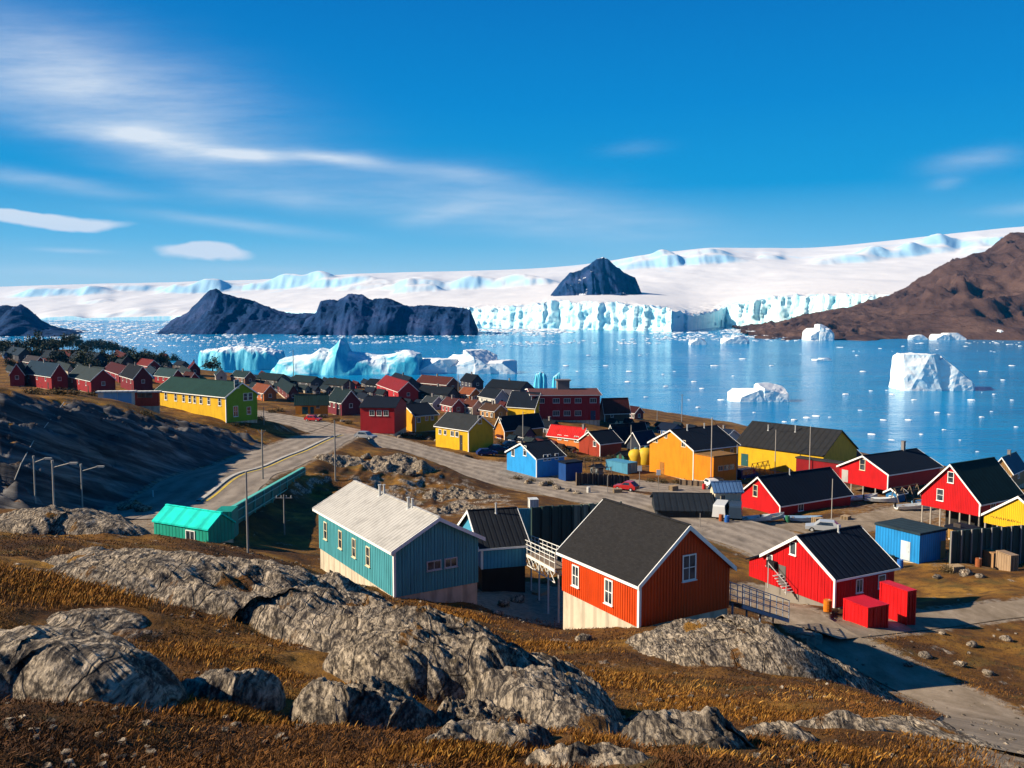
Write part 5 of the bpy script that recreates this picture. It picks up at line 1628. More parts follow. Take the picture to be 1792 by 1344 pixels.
def small_row(where, n, x0, y0, x1, y1, w, h, seed):
    rr = random.Random(seed)
    for k in range(n):
        t = (k + .5) / n
        px = x0 + (x1 - x0) * t + rr.uniform(-3, 3)
        py = y0 + (y1 - y0) * t + rr.uniform(-2, 2)
        ww, hh_ = w * rr.uniform(.8, 1.25), h * rr.uniform(.85, 1.2)
        wc, rc_, cn = SM_COL[rr.choice([0, 0, 1, 2, 3, 3, 4, 5])]
        rc_ = tuple(c * .55 for c in rc_)
        sp_ = rr.uniform(.4, .65)
        lab = 'small %s-walled house, %s in the row %s' % (cn, ORD[k], where.replace(' counted from', ' from').replace('on the', 'on').replace('along the', 'along'))
        house(lab, (px + ww * (sp_ - .5), py), px - ww / 2, px + ww / 2, py - hh_ * .52, py - hh_, 'R', wc, rc_, th=rr.uniform(20, 48), wins=[('L', .3, -1.0, .8, .9, 'plain'), ('L', .7, -1.0, .8, .9, 'plain'), ('R', .5, -1.0, .8, .9, 'plain')], trim=False, group='small houses in the ' + where.split(' counted')[0].replace('on the ', '').replace('along the ', ''))


small_row('on the hill brow counted from the picture edge', 13, -5, 626, 300, 636, 22, 13, 1)
small_row('on the upper hill slope counted from the picture edge', 13, 0, 640, 330, 648, 22, 14, 12)
small_row('on the hill slope counted from the picture edge', 11, 5, 654, 345, 664, 25, 16, 2)
small_row('along the shore counted from the olive gable', 18, 425, 668, 735, 684, 20, 12, 3)
small_row('along the back lane counted from the olive gable', 15, 440, 684, 740, 698, 21, 13, 13)
small_row('along the terrace counted from the low orange house', 13, 580, 704, 890, 720, 21, 14, 4)
small_row('along the waterside counted from the craggy iceberg', 11, 735, 672, 935, 684, 20, 12, 5)
small_row('along the middle lane counted from the craggy iceberg', 10, 740, 694, 930, 706, 20, 12, 15)
small_row('along the yard counted from the amber gabled house', 8, 868, 766, 1010, 796, 18, 12, 6)
small_row('along the shore path counted from the rust brown hut', 6, 1060, 744, 1230, 756, 18, 11, 16)
# ================================================================== fences, bridges, poles, vehicles, boats
def fence(label, A, B, h0, h1, mat, post_mat=None, n_post=6, th=.08, name='fence', cat='fence', rails=0, step=0, sinkz=.6):
    A, B = Vector(A), Vector(B)
    d = B - A
    L = d.length
    rz = math.atan2(d.y, d.x)
    root = empty(name, tuple(A), rz)
    tag(root, label, cat)
    Lh = math.hypot(d.x, d.y)
    mb = MB()
    n = max(1, int(Lh / step)) if step else 1
    for k in range(n):
        x0, x1 = Lh * k / n, Lh * (k + 1) / n
        gap = .0 if not step else .015
        z0, z1 = d.z * k / n, d.z * (k + 1) / n
        f0, f1 = h0 + (h1 - h0) * k / n, h0 + (h1 - h0) * (k + 1) / n
        j = random.uniform(-.06, .06) if step else 0
        o = (k % 2) * .05 if step else 0
        v = [(x0, o, z0 - sinkz), (x1 - gap, o, z1 - sinkz), (x1 - gap, o + th, z1 - sinkz), (x0, o + th, z0 - sinkz), (x0, o, z0 + f0 + j), (x1 - gap, o, z1 + f1 + j), (x1 - gap, o + th, z1 + f1 + j), (x0, o + th, z0 + f0 + j)]
        mb.add(v, [(3, 2, 1, 0), (4, 5, 6, 7), (0, 1, 5, 4), (1, 2, 6, 5), (2, 3, 7, 6), (3, 0, 4, 7)])
    mb.build('panel', mat, root)
    for k in range(n_post + 1):
        x = Lh * k / n_post
        z = d.z * k / n_post
        hh_ = h0 + (h1 - h0) * k / n_post
        MB().box(x - .06, -.16, z - sinkz, x + .06, -.015, z + hh_ + .05).build('post', post_mat or mat, root)
    for k in range(rails):
        q = (k + 1) / (rails + .35)
        MB().beam((0, -.20, h0 * q), (Lh, -.20, d.z + h1 * q), .06, .10).build('rail', post_mat or mat, root)
    return root


TEALW = paint('teal_barrier_paint', (.004, .15, .115), ribs=.5, axis='x')
TEALL = paint('pale_teal_cap', (.10, .42, .34))
A, B = at(408, 930, 80), at(533, 848, 119)
fence('long teal barrier wall with a pale cap running beside the hillside road', A, B, zat(408, 890, A.y) - A.z, zat(533, 819, B.y) - B.z, TEALW, TEALL, 9, .3, name='barrier_wall', cat='wall', rails=2, sinkz=2.2)
Lw = (B - A)
root_b = [o for o in bpy.data.objects if o.name.startswith('barrier_wall')][0]
MB().box(-2.4, -.5, -2.2, -.02, 1.0, zat(408, 890, A.y) - A.z + .25).build('end_block', paint('teal_end_paint', (.006, .24, .18), ribs=.4, axis='xy'), root_b)
MB().beam((0, .15, zat(408, 890, A.y) - A.z + .08), (math.hypot(Lw.x, Lw.y), .15, Lw.z + zat(533, 819, B.y) - B.z + .08), .4, .10).build('coping', TEALL, root_b)
bw = [o for o in bpy.data.objects if o.name.startswith('barrier_wall')][0]
DGR = paint('dark_green_sheet', (.035, .060, .052), ribs=.16, axis='x')
PGR = paint('pale_streaked_sheet', (.17, .20, .15), ribs=.5, axis='x')
CYS = paint('cyan_sheet', (.04, .24, .33), ribs=.25, axis='x')
A, B = ground(930, 985), ground(1000, 978)
fence('dark green corrugated sheet wall behind the white footbridge', A, B, zat(930, 888, A.y) - A.z, zat(1000, 884, B.y) - B.z, DGR, None, 4, .12, name='sheet_wall', cat='wall', step=.5, sinkz=3)
C_ = ground(1085, 968)
fence('pale streaked corrugated sheet wall going behind the orange house roof', B + Vector((.1, 0, 0)), C_, zat(1000, 884, B.y) - B.z, zat(1085, 878, C_.y) - C_.z, PGR, DGR, 6, .12, name='sheet_wall', cat='wall', step=.32, sinkz=3)
A, B = ground(900, 952), ground(930, 950)
fence('short cyan sheet panel beside the black-roofed shed', A, B, zat(905, 890, A.y) - A.z, zat(935, 890, B.y) - B.z, CYS, WHITE, 1, .12, name='sheet_wall', cat='wall', sinkz=2)
A, B = ground(1662, 986), ground(1800, 984)
fence('dark green ribbed fence between the flat blue building and the yellow gable', A, B, zat(1662, 930, A.y) - A.z, zat(1800, 918, B.y) - B.z, DGR, POLE, 8, .12, step=.45, sinkz=1)
A, B = ground(1008, 850), ground(1100, 852)
fence('dark picket rack fence beside the sky-blue house', A, B, 2.1, 1.9, paint('dark_pickets', (.05, .035, .03)), WOOD, 10, .05, step=.35, name='picket_fence')
A, B = ground(1190, 848), ground(1240, 852)
fence('low timber rail fence below the large orange building', A, B, .9, .9, WOOD, WOOD, 5, .05, step=.0, rails=0, name='rail_fence')


def gangway(label, A, B, width, mat, n=8, rail_h=1.05, name='footbridge', cat='footbridge', legs=True, mesh=True):
    A, B = Vector(A), Vector(B)
    d = B - A
    Lh = math.hypot(d.x, d.y)
    root = empty(name, tuple(A), math.atan2(d.y, d.x))
    tag(root, label, cat)
    z = lambda x: d.z * x / Lh
    w = width / 2
    MB().beam((0, 0, -.06), (Lh, 0, d.z - .06), width, .10).build('deck', WOOD if mat is not WHITE else paint('pale_deck', (.45, .42, .36)), root)
    for s in (-w, w):
        MB().beam((0, s, -.18), (Lh, s, d.z - .18), .08, .22).build('girder', mat, root)
        for q in (.35, .68, 1.0):
            MB().tube((0, s, rail_h * q), (Lh, s, d.z + rail_h * q), .032, None, 6).build('rail', mat, root)
        for k in range(n + 1):
            x = Lh * k / n
            MB().tube((x, s, z(x) - .05), (x, s, z(x) + rail_h), .035, None, 6).build('baluster', mat, root)
        if mesh:
            mb = MB()
            for k in range(n):
                x0, x1 = Lh * k / n, Lh * (k + 1) / n
                mb.tube((x0, s, z(x0) - .3), (x1, s, z(x1) - 1.0), .025, None, 5)
                mb.tube((x1, s, z(x1) - .3), (x0, s, z(x0) - 1.0), .025, None, 5)
            mb.tube((0, s, -1.0), (Lh, s, d.z - 1.0), .035, None, 5)
            mb.build('truss', mat, root)
    if legs:
        for k in range(0, n + 1, 2):
            x = Lh * k / n
            c, s_ = math.cos(root.rotation_euler.z), math.sin(root.rotation_euler.z)
            zg = gz(A.x + c * x, A.y + s_ * x) - A.z - .3
            if zg < z(x) - .4: MB().tube((x, 0, zg), (x, 0, z(x) - .12), .07, None, 7).build('leg', mat, root)
    return root


hA, hB = at(917, 958, 78), at(988, 994, 58.5)
gangway('white railed footbridge leading from the blue shed to the orange house', hA, hB, 1.3, paint('white_railing', (.60, .58, .52)), 9)
hA, hB = at(1282, 1052, 55.5), at(1364, 1078, 60)
gangway('grey steel ramp with railings behind the orange house', hA, hB, 1.4, paint('blue_grey_steel', (.25, .28, .34)), 7, 1.25, name='ramp', cat='ramp', mesh=False)


def pole(label, px, pyb, pyt, kind='plain', r=.09, name='utility_pole', cat='pole', Y=None, group=None, mat=None, arm=1.0):
    P = ground(px, pyb) if Y is None else at(px, pyb, Y)
    h = zat(px, pyt, P[1]) - P[2]
    root = empty(name, tuple(P))
    tag(root, label, cat, group)
    m_ = mat or POLE
    MB().tube((0, 0, -.4), (0, 0, h), r, r * .75, 8).build('mast', m_, root)
    if kind == 'lamp':
        MB().tube((0, 0, h * .90), (arm * 1.5, -.1, h * 1.0), r * .55, r * .5, 6).build('arm', m_, root)
        lh = MB().box(arm * 1.5 - .05, -.22, h - .06, arm * 1.5 + .6, .02, h + .07).build('lamp_head', m_, root)
        MB().box(arm * 1.5 + .08, -.19, h - .10, arm * 1.5 + .55, -.01, h - .062).build('lamp_glass', M_LAMP, lh)
        MB().tube((0, 0, h - .02), (0, 0, h + .22), r * 1.2, r * 1.2, 8).build('cap', m_, root)
    if kind == 'tee':
        MB().beam((-.8, 0, h - .3), (.8, 0, h - .3), .09, .09).build('crossarm', m_, root)
        for q in (-.7, -.25, .25, .7): MB().tube((q, 0, h - .25), (q, 0, h - .05), .04, .03, 6).build('insulator', STEEL, root)
    if kind == 'sign':
        MB().box(-.35, -.06, h - .9, .35, -.02, h).build('sign_board', WHITE, root)
    if kind == 'fork':
        MB().beam((0, 0, h - .6), (-.5, 0, h), .07).beam((0, 0, h - .6), (.5, 0, h), .07).build('fork', m_, root)
    return root


LAMP_M = paint('pale_lamp_post', (.34, .31, .27))
pole('street lamp post standing furthest from the hillside road, by the dark cliff', 62, 878, 802, 'lamp', .075, 'street_lamp', 'street lamp', mat=LAMP_M, arm=.7)
pole('middle street lamp post of the three below the dark cliff', 95, 892, 810, 'lamp', .085, 'street_lamp', 'street lamp', mat=LAMP_M)
pole('street lamp post closest to the hillside road below the dark cliff', 145, 903, 816, 'lamp', .085, 'street_lamp', 'street lamp', mat=LAMP_M, arm=1.1)
pole('tall bare pole beside the kerb of the hillside road', 460, 838, 752, 'fork', .11)
pole('tall dark pole in front of the heathy knoll', 587, 840, 736, 'plain', .12)
pole('thin pole between the teal barrier wall and the pale blue house', 434, 967, 825, 'plain', .07)
pole('short lamp pole with a crosspiece left of the pale blue house', 498, 936, 866, 'tee', .08)
pole('slim pole at the corner of the olive gable', 462, 744, 712, 'plain', .08)
pole('mast rising in front of the big turquoise iceberg', 514, 674, 612, 'plain', .16, name='mast', cat='mast')
pole('crossarm pole standing on the shore against the blue water', 1193, 738, 690, 'tee', .14)
pole('white pole in front of the large orange building roof', 1244, 846, 730, 'plain', .10, mat=LAMP_M)
pole('corner pole at the dark side of the orange annex', 1289, 842, 778, 'plain', .08, mat=LAMP_M)
pole('leaning pale pole by the yellow warehouse wall', 1356, 832, 752, 'plain', .09, mat=LAMP_M)
pole('pole rising through the yellow warehouse roof line', 1416, 836, 746, 'plain', .09, mat=LAMP_M)
pole('pale pole in front of the red house that faces the paved yard', 1455, 912, 838, 'plain', .07, mat=LAMP_M)
pole('white signpost on the yard below the orange building', 1119, 856, 815, 'sign', .07, 'sign_post', 'sign')
pole('thin post beside the picket rack fence', 1063, 862, 832, 'plain', .06)
pole('mast above the sky-blue house', 915, 790, 720, 'plain', .09, mat=LAMP_M)
pole('pole behind the blue-black roofs', 1104, 800, 744, 'plain', .09, mat=LAMP_M)
pole('short white marker post at the foot of the cliff', 268, 870, 858, 'plain', .07, 'marker_post', 'post', mat=WHITE)
pole('thin mast by the rust-red shore roof', 802, 690, 655, 'plain', .13, name='mast', cat='mast')
pole('pole in front of the red-roofed terrace', 613, 705, 668, 'plain', .12)
pole('dark post by the black-roofed store', 1225, 922, 898, 'plain', .05)
pole('white pole on the yard in front of the orange annex', 1152, 858, 822, 'sign', .05, 'sign_post', 'sign')
pole('slender antenna on the shore behind the rust brown hut', 1150, 736, 718, 'plain', .12, name='antenna', cat='mast')


def container(label, corner, xl, xr, ytop, col, th=30, name='container', cat='container', lid=True):
    P = ground(*corner)
    t = R(th)
    u, v = (math.cos(t), math.sin(t)), (-math.sin(t), math.cos(t))
    Lu, Lv = solve_len(P, u, xr), solve_len(P, v, xl)
    h = zat(corner[0], ytop, P[1]) - P[2]
    root = empty(name, tuple(P), t)
    tag(root, label, cat)
    m_ = paint('steel_paint_%02x%02x%02x' % tuple(int(255 * c) for c in col), col, ribs=.35, axis='xy', rough=.4)
    MB().box(0, 0, -.3, Lu, Lv, h).build('body', m_, root)
    for (x, y) in ((0, 0), (Lu, 0), (0, Lv), (Lu, Lv)): MB().box(x - .06, y - .06, -.3, x + .06, y + .06, h + .03).build('corner_post', m_, root)
    if lid: MB().box(-.08, -.08, h + .035, Lu + .08, Lv + .08, h + .12).build('lid', m_, root)
    for q in (.3, .7): MB().box(Lu * q - .03, -.05, h * .1, Lu * q + .03, -.003, h * .9).build('lock_bar', m_, root)
    return root


CR = (.52, .008, .010)
container('low red steel skip in front of the near red house', (1518, 1099), 1489, 1566, 1066, CR, 24)
container('taller red steel container next to the low red skip', (1586, 1094), 1553, 1604, 1037, CR, 24)
container('light blue freight container with a brown end by the picket rack', (1098, 830), 1062, 1116, 812, (.07, .24, .36), 40)
container('wooden crate nearest the dark green ribbed fence', (1738, 994), 1721, 1752, 970, (.34, .19, .09), 12, 'crate', 'crate')
container('narrow wooden crate behind the other crate at the ribbed fence', (1768, 1000), 1757, 1780, 974, (.30, .20, .12), 12, 'crate', 'crate')
container('white utility cabinet on the bank above the sheet walls', (928, 890), 925, 942, 876, (.6, .6, .57), 10, 'cabinet', 'cabinet')


def car(label, px, py, rz, L=4.2, col=(.02, .04, .10), van=False, name='parked_car', cat='car'):
    P = ground(px, py)
    root = empty(name, tuple(P), rz)
    tag(root, label, cat)
    W, h = 1.75, (1.95 if van else 1.45)
    m_ = paint('car_paint_%02x%02x%02x' % tuple(int(255 * c) for c in col), col, rough=.25, dirt=.15)
    if van: prof = [(-L / 2, .35), (L / 2, .35), (L / 2, .95), (L / 2 - .5, 1.1), (L / 2 - 1.1, h), (-L / 2 + .1, h), (-L / 2, h - .2)]
    else: prof = [(-L / 2, .35), (L / 2, .35), (L / 2, .72), (L / 2 - 1.1, .88), (L / 2 - 1.75, h), (-L / 2 + .8, h), (-L / 2 + .15, .92), (-L / 2, .85)]
    b = MB().prism(prof, lambda x, z: (x, -W / 2 * (1 if z < 1 else .86), z), lambda x, z: (x, W / 2 * (1 if z < 1 else .86), z)).build('body', m_, root)
    x1 = L / 2 - (1.2 if van else 1.8)
    x0 = -L / 2 + (.3 if van else .9)
    for s in (-1, 1):
        y0, y1 = s * W / 2 * 1.005, s * W / 2 * .875
        mb = MB()
        z0, z1 = 1.0, h - .08
        mb.add([(x0, y0 * .985, z0), (x1 + .45, y0 * .985, z0), (x1, y1, z1), (x0 + .12, y1, z1), (x0, y0 * 1.0, z0), (x1 + .45, y0 * 1.0, z0), (x1, y1 * 1.015, z1), (x0 + .12, y1 * 1.015, z1)], [(0, 1, 2, 3), (4, 5, 6, 7), (0, 1, 5, 4), (1, 2, 6, 5), (2, 3, 7, 6), (3, 0, 4, 7)])
        mb.build('side_window', M_GLASS, root)
        for x in (-L * .31, L * .31):
            t_ = MB().tube((x, s * (W / 2 - .18), .32), (x, s * (W / 2 + .02), .32), .32, .32, 14).build('wheel', BLACK, root)
            MB().tube((x, s * (W / 2 + .021), .32), (x, s * (W / 2 + .03), .32), .18, .18, 10).build('hub', STEEL, t_)
        MB().box(L / 2 - .03, s * W * .36 - .18, .58, L / 2 + .015, s * W * .36 + .18, .72).build('headlight', M_LAMP, root)
    return root


car('dark blue car parked against the yellow house with the grey skylight roof', 852, 797, .25, col=(.012, .03, .12))
car('second dark blue car behind the yellow house parking row', 872, 790, .2, col=(.02, .035, .09))
car('grey car parked behind the sky-blue house', 897, 783, .3, col=(.10, .11, .13))
car('white van in front of the cream shed', 1262, 903, 1.2, 4.8, (.60, .60, .58), True, 'parked_van', 'van')
car('dark van beside the red house facing the paved yard', 1287, 905, 1.3, 4.6, (.03, .05, .08), True, 'parked_van', 'van')
car('small red car on the yard below the orange building', 1096, 858, 2.6, 3.6, (.35, .02, .02))
car('black car beside the orange annex', 1256, 850, .5, 4.2, (.015, .015, .018))
car('white car at the dark side of the orange annex', 1243, 852, 1.8, 4.0, (.6, .6, .58))
car('dark blue pickup by the dull red shed', 1306, 838, .6, 4.6, (.015, .03, .09), True, 'parked_van', 'van')


def boat(label, px, py, rz, L=4.5, col=(.6, .6, .57)):
    P = ground(px, py)
    root = empty('small_boat', tuple(P + Vector((0, 0, .15))), rz)
    tag(root, label, 'boat')
    n = 12
    mb = MB()
    sec = []
    for k in range(n + 1):
        t = k / n
        w = .75 * (1 - max(0, (t - .45) / .55) ** 2.2) * (.85 + .15 * min(1, t * 4))
        sh = .55 + .35 * t ** 2.5
        x = -L / 2 + L * t
        sec += [(x, -w, sh), (x, -w * .75, .12), (x, 0, 0), (x, w * .75, .12), (x, w, sh), (x, w * .86, sh), (x, w * .6, .22), (x, -w * .6, .22), (x, -w * .86, sh)]
    fs = []
    for k in range(n):
        for j in range(9):
            a, b = k * 9 + j, k * 9 + (j + 1) % 9
            fs.append((a, b, b + 9, a + 9))
    fs += [tuple(range(9)), tuple(range(n * 9, n * 9 + 9))]
    mb.add(sec, fs).build('hull', paint('hull_%02x%02x%02x' % tuple(int(255 * c) for c in col), col, rough=.4), root)
    for q in (-.25, .12): MB().box(L * q - .12, -.55, .40, L * q + .12, .55, .45).build('thwart', WOOD, root)
    MB().box(-L / 2 - .22, -.14, .35, -L / 2 - .003, .14, 1.0).build('outboard_motor', BLACK, root)
    return root


boat('white open boat on the gravel in front of the red house facing the yard', 1322, 914, .2)
boat('grey open boat next to the white one before the red house', 1352, 912, .5, 4.2, (.35, .38, .4))
boat('upturned-looking blue boat beside the pale pole of the yard', 1405, 914, -.2, 5.0, (.20, .30, .42))
boat('white boat drawn up under the red house on short stilts', 1512, 876, .3, 5.0)
boat('second white boat under the red house on short stilts', 1540, 880, -.3, 4.5, (.5, .52, .52))
boat('white boat between the two red houses on stilts', 1598, 892, .15, 5.5)
boat('light blue boat near the pale posts of the tall red house', 1620, 884, .4, 4.5, (.25, .42, .55))
boat('dark blue boat pulled up at the shoreline by the yellow warehouse end', 1532, 790, .1, 9.0, (.02, .05, .14))


# yellow tanks beside the big orange building
def tank(label, px, py, r, h):
    P = ground(px, py)
    root = empty('storage_tank', tuple(P))
    tag(root, label, 'tank')
    mb = MB()
    n = 18
    prof = [(r * .96, 0), (r, .1), (r, h * .6), (r * .9, h * .78), (r * .62, h * .93), (r * .25, h)]
    vs, fs = [], []
    for (q, z) in prof:
        for k in range(n): vs.append((q * math.cos(2 * math.pi * k / n), q * math.sin(2 * math.pi * k / n), z))
    for j in range(len(prof) - 1):
        for k in range(n): fs.append((j * n + k, j * n + (k + 1) % n, (j + 1) * n + (k + 1) % n, (j + 1) * n + k))
    fs.append(tuple(range((len(prof) - 1) * n, len(prof) * n)))
    mb.add(vs, fs).build('shell', paint('tank_yellow', (.52, .34, .02)), root, smooth=True)
    MB().tube((0, 0, h), (0, 0, h + .25), r * .2, r * .2, 10).build('hatch', paint('tank_hatch', (.10, .22, .24)), root)
    MB().box(-r * 1.1, -r * 1.1, -.5, r * 1.1, r * 1.1, -.002).build('plinth', paint('ochre_plinth', (.34, .20, .04)), root)


tank('domed yellow tank beside the light blue freight container', 1112, 812, 1.5, 3.0)
tank('domed yellow tank touching the large orange building', 1130, 812, 1.6, 3.3)

# boulders and debris along the banks near the road
M_STONE = M_ROCK
sproto = []
for k in range(5):
    n, m = 10, 14
    th_, ph_ = np.meshgrid(np.linspace(0.02, math.pi - .02, n), np.linspace(0, 2 * math.pi, m, endpoint=False), indexing='ij')
    x, y, z = np.sin(th_) * np.cos(ph_), np.sin(th_) * np.sin(ph_), np.cos(th_)
    q = 1 + .35 * fbm(x * 1.3 + k * 7, y * 1.3 + z * 1.7, 3, k)
    o = grid_mesh('stone', x * q, y * q, z * q * .7, M_STONE, wrap=True, smooth=False)
    point_attr(o, 'rim', np.zeros(n * m))
    sproto.append(o)
used = [False] * 5
STN = [(720, 762, .9), (735, 766, .7), (750, 770, .8), (700, 766, .6), (765, 772, .6), (650, 752, .7), (668, 758, .6), (640, 748, .5), (560, 730, .8), (600, 738, .7), (540, 728, .6), (925, 846, .6), (950, 850, .8), (975, 856, .7), (995, 860, .6), (1010, 864, .6),
       (640, 802, .8), (720, 830, .7), (1545, 1004, .5), (1640, 1012, .5), (1690, 1006, .6), (1715, 1010, .5), (1480, 1078, .3), (1500, 1088, .3), (250, 894, .8), (232, 888, 1.0), (215, 892, .7), (1700, 1130, .35), (1620, 1150, .4), (1680, 1165, .4), (1730, 1180, .35), (1590, 1165, .35), (1650, 1110, .3), (1760, 1120, .35), (880, 1060, .5), (905, 1052, .6), (870, 1075, .4), (640, 1010, .5), (1020, 1120, .35)]
for i, (px, py, r) in enumerate(STN):
    k = i % 5
    o = sproto[k]
    if used[k]:
        o = o.copy()
        COL.objects.link(o)
    used[k] = True
    P = ground(px, py)
    o.location = (P.x, P.y, P.z + r * .2)
    o.scale = (r * random.uniform(.8, 1.4), r * random.uniform(.8, 1.3), r * random.uniform(.7, 1.1))
    o.rotation_euler = (random.uniform(-.3, .3), random.uniform(-.3, .3), random.uniform(0, 6))
    tag(o, 'loose grey stone lying on the brown ground', 'stone', 'loose stones on the ground')

# ------------------------------------------------------------------ bushy trees on the town hill
M_LEAF, N = new_mat('dark_foliage')
p_ = N.n('ShaderNodeNewGeometry')
oi = N.n('ShaderNodeObjectInfo')
c = N.ramp(oi.outputs['Random'], [(0, (.012, .022, .020)), (.5, (.030, .040, .022)), (1, (.060, .062, .028))])
c = N.mix(N.rng(N.noise(p_.outputs['Position'], .9, 3, .6), .45, .65), c, (.020, .030, .028))
N.principled(c, .8, None, .15)
M_BARK = paint('bark', (.06, .045, .035), rough=.9)
tproto = []
for k in range(4):
    g = np.random.default_rng(40 + k)
    n = 700
    cl = g.normal(0, 1, (9, 3)) * np.array([.62, .62, .42]) + np.array([0, 0, 1.25])
    ci = g.integers(0, 9, n)
    c = cl[ci] + g.normal(0, .30, (n, 3)) * np.array([1, 1, .8])
    c[:, 2] = np.maximum(c[:, 2], .25)
    a = g.normal(0, 1, (n, 3)); a /= np.linalg.norm(a, axis=1)[:, None]
    b = np.cross(a, g.normal(0, 1, (n, 3))); b /= np.linalg.norm(b, axis=1)[:, None]
    s = g.uniform(.08, .17, (n, 1))
    co = np.stack([c - a * s, c + b * s * .7, c + a * s, c - b * s * .7], 1).reshape(-1, 3)
    i = np.arange(n) * 4
    me = bpy.data.meshes.new('crown')
    raw_mesh(me, co, np.stack([i, i + 1, i + 2, i + 3], 1))
    me.materials.append(M_LEAF)
    root = empty('bushy_tree', (0, 0, 0))
    cr = bpy.data.objects.new('crown', me)
    COL.objects.link(cr)
    cr.parent = root
    mb = MB().tube((0, 0, -.2), (.03, 0, .9), .10, .06, 7)
    for q in range(5): mb.tube((.02, 0, .55 + .06 * q), tuple(cl[q]), .045, .02, 5)
    mb.build('trunk', M_BARK, root)
    tproto.append(root)
tused = [False] * 4


def tree_row(where, spots, r0):
    for j, (px, py) in enumerate(spots):
        k = (j * 7 + len(where)) % 4
        P = ground(px, py)
        if not tused[k]:
            t = tproto[k]
            tused[k] = True
        else:
            t = tproto[k].copy()
            COL.objects.link(t)
            for ch in tproto[k].children:
                d = ch.copy()
                COL.objects.link(d)
                d.parent = t
        t.location = P
        q = r0 * random.uniform(.8, 1.3)
        t.scale = (q, q, q * random.uniform(.85, 1.2))
        t.rotation_euler = (0, 0, random.uniform(0, 6))
        tag(t, 'dark bushy tree, %s %s' % (ORD[j % 20], where), 'tree', 'bushy trees on the town hill' if 'hill' in where else 'bushy trees by the shore')


tree_row('in the crest row of the town hill from the picture edge', [(0, 616), (14, 615), (26, 617), (98, 614), (110, 612), (122, 610), (134, 611), (148, 612), (160, 613), (170, 614), (184, 616), (196, 617), (206, 619), (218, 622), (228, 625), (252, 628), (262, 630), (275, 632), (290, 636), (305, 637)], 3.3)
tree_row('in the second row below the hill crest', [(36, 628), (60, 632), (88, 624), (140, 630), (156, 634), (175, 637), (200, 640), (225, 642), (250, 646), (278, 645), (160, 648), (142, 645), (100, 644), (20, 645)], 2.7)
tree_row('of the upper clump at the hilltop', [(104, 606), (116, 605), (128, 605), (140, 606), (153, 607), (166, 609), (178, 611), (190, 613), (202, 616), (64, 618), (76, 616), (88, 612), (6, 622), (40, 622)], 3.2)
tree_row('of the shore clump near the flat-topped ice wall', [(385, 646), (398, 645), (410, 645), (422, 646), (434, 648), (446, 651), (460, 654), (475, 656), (372, 650)], 2.8)
tree_row('of the little clump before the craggy iceberg', [(730, 662), (742, 660), (754, 661), (764, 664)], 2.4)
for q in (tproto[k] for k in range(4) if not tused[k]):
    for ch in list(q.children): bpy.data.objects.remove(ch)
    bpy.data.objects.remove(q)

# shrubs beside houses and along the verge
bproto = None
g = np.random.default_rng(3)
n = 420
c = g.normal(0, .5, (n, 3)); c[:, 2] = np.abs(c[:, 2]) * .8
a = g.normal(0, 1, (n, 3)); a /= np.linalg.norm(a, axis=1)[:, None]
b = np.cross(a, g.normal(0, 1, (n, 3))); b /= np.linalg.norm(b, axis=1)[:, None]
s = g.uniform(.06, .14, (n, 1))
co = np.stack([c - a * s, c + b * s * .6, c + a * s, c - b * s * .6], 1).reshape(-1, 3)
i = np.arange(n) * 4
me = bpy.data.meshes.new('shrub')
raw_mesh(me, co, np.stack([i, i + 1, i + 2, i + 3], 1))
M_SHRUB = hill_mat('shrub_leaves', (.035, .03, .015), (.09, .06, .025), (.16, .14, .09), 1.2)
me.materials.append(M_SHRUB)
for (px, py, r) in [(690, 760, 1.2), (676, 758, 1.0), (705, 764, 1.3), (745, 768, 1.5), (756, 770, 1.2), (770, 775, 1.0), (655, 752, 1.0), (610, 742, 1.2), (590, 736, 1.2), (565, 731, 1.1), (475, 722, 1.2), (455, 735, 1.2), (490, 720, 1.4), (905, 838, .9), (930, 842, .8), (960, 848, .9), (1140, 842, .9), (1160, 845, 1.0), (1185, 846, .9), (880, 776, 1.2), (965, 790, 1.2), (985, 795, 1.4), (1000, 800, 1.2), (1025, 806, 1.2), (1045, 806, 1.2), (1070, 804, 1.2),
                    (1660, 1000, .8), (1560, 995, .8), (1345, 905, .9), (100, 690, 1.4), (130, 690, 1.2), (160, 692, 1.2), (60, 690, 1.5), (255, 725, 1.0), (430, 745, .9), (410, 745, .9), (1690, 950, 1.0), (1720, 952, 1.2), (1660, 940, 1.0), (1320, 834, 1.2), (1345, 836, 1.1), (1370, 838, 1.1)]:
    P = ground(px, py)
    o = bpy.data.objects.new('shrub', me)
    COL.objects.link(o)
    o.location = P
    o.scale = (r, r, r * random.uniform(.7, 1.1))
    o.rotation_euler = (0, 0, random.uniform(0, 6))
    tag(o, 'scrubby brown shrub growing on a bank among the houses', 'shrub', 'shrubs among the houses')


# ------------------------------------------------------------------ yard clutter among the houses
def rack(label, px, py, rz, L=5.0):
    P = ground(px, py)
    root = empty('drying_rack', tuple(P), rz)
    tag(root, label, 'rack')
    for k in range(4):
        x = -L / 2 + L * k / 3
        MB().beam((x, -.9, -.2), (x, 0, 2.3), .09).build('leg', WOOD, root)
        MB().beam((x, .9, -.2), (x, 0, 2.3), .09).build('leg', WOOD, root)
    for z, y in ((2.3, 0), (1.5, -.33), (1.5, .33)): MB().tube((-L / 2 - .3, y, z), (L / 2 + .3, y, z), .045, None, 6).build('rail', WOOD, root)


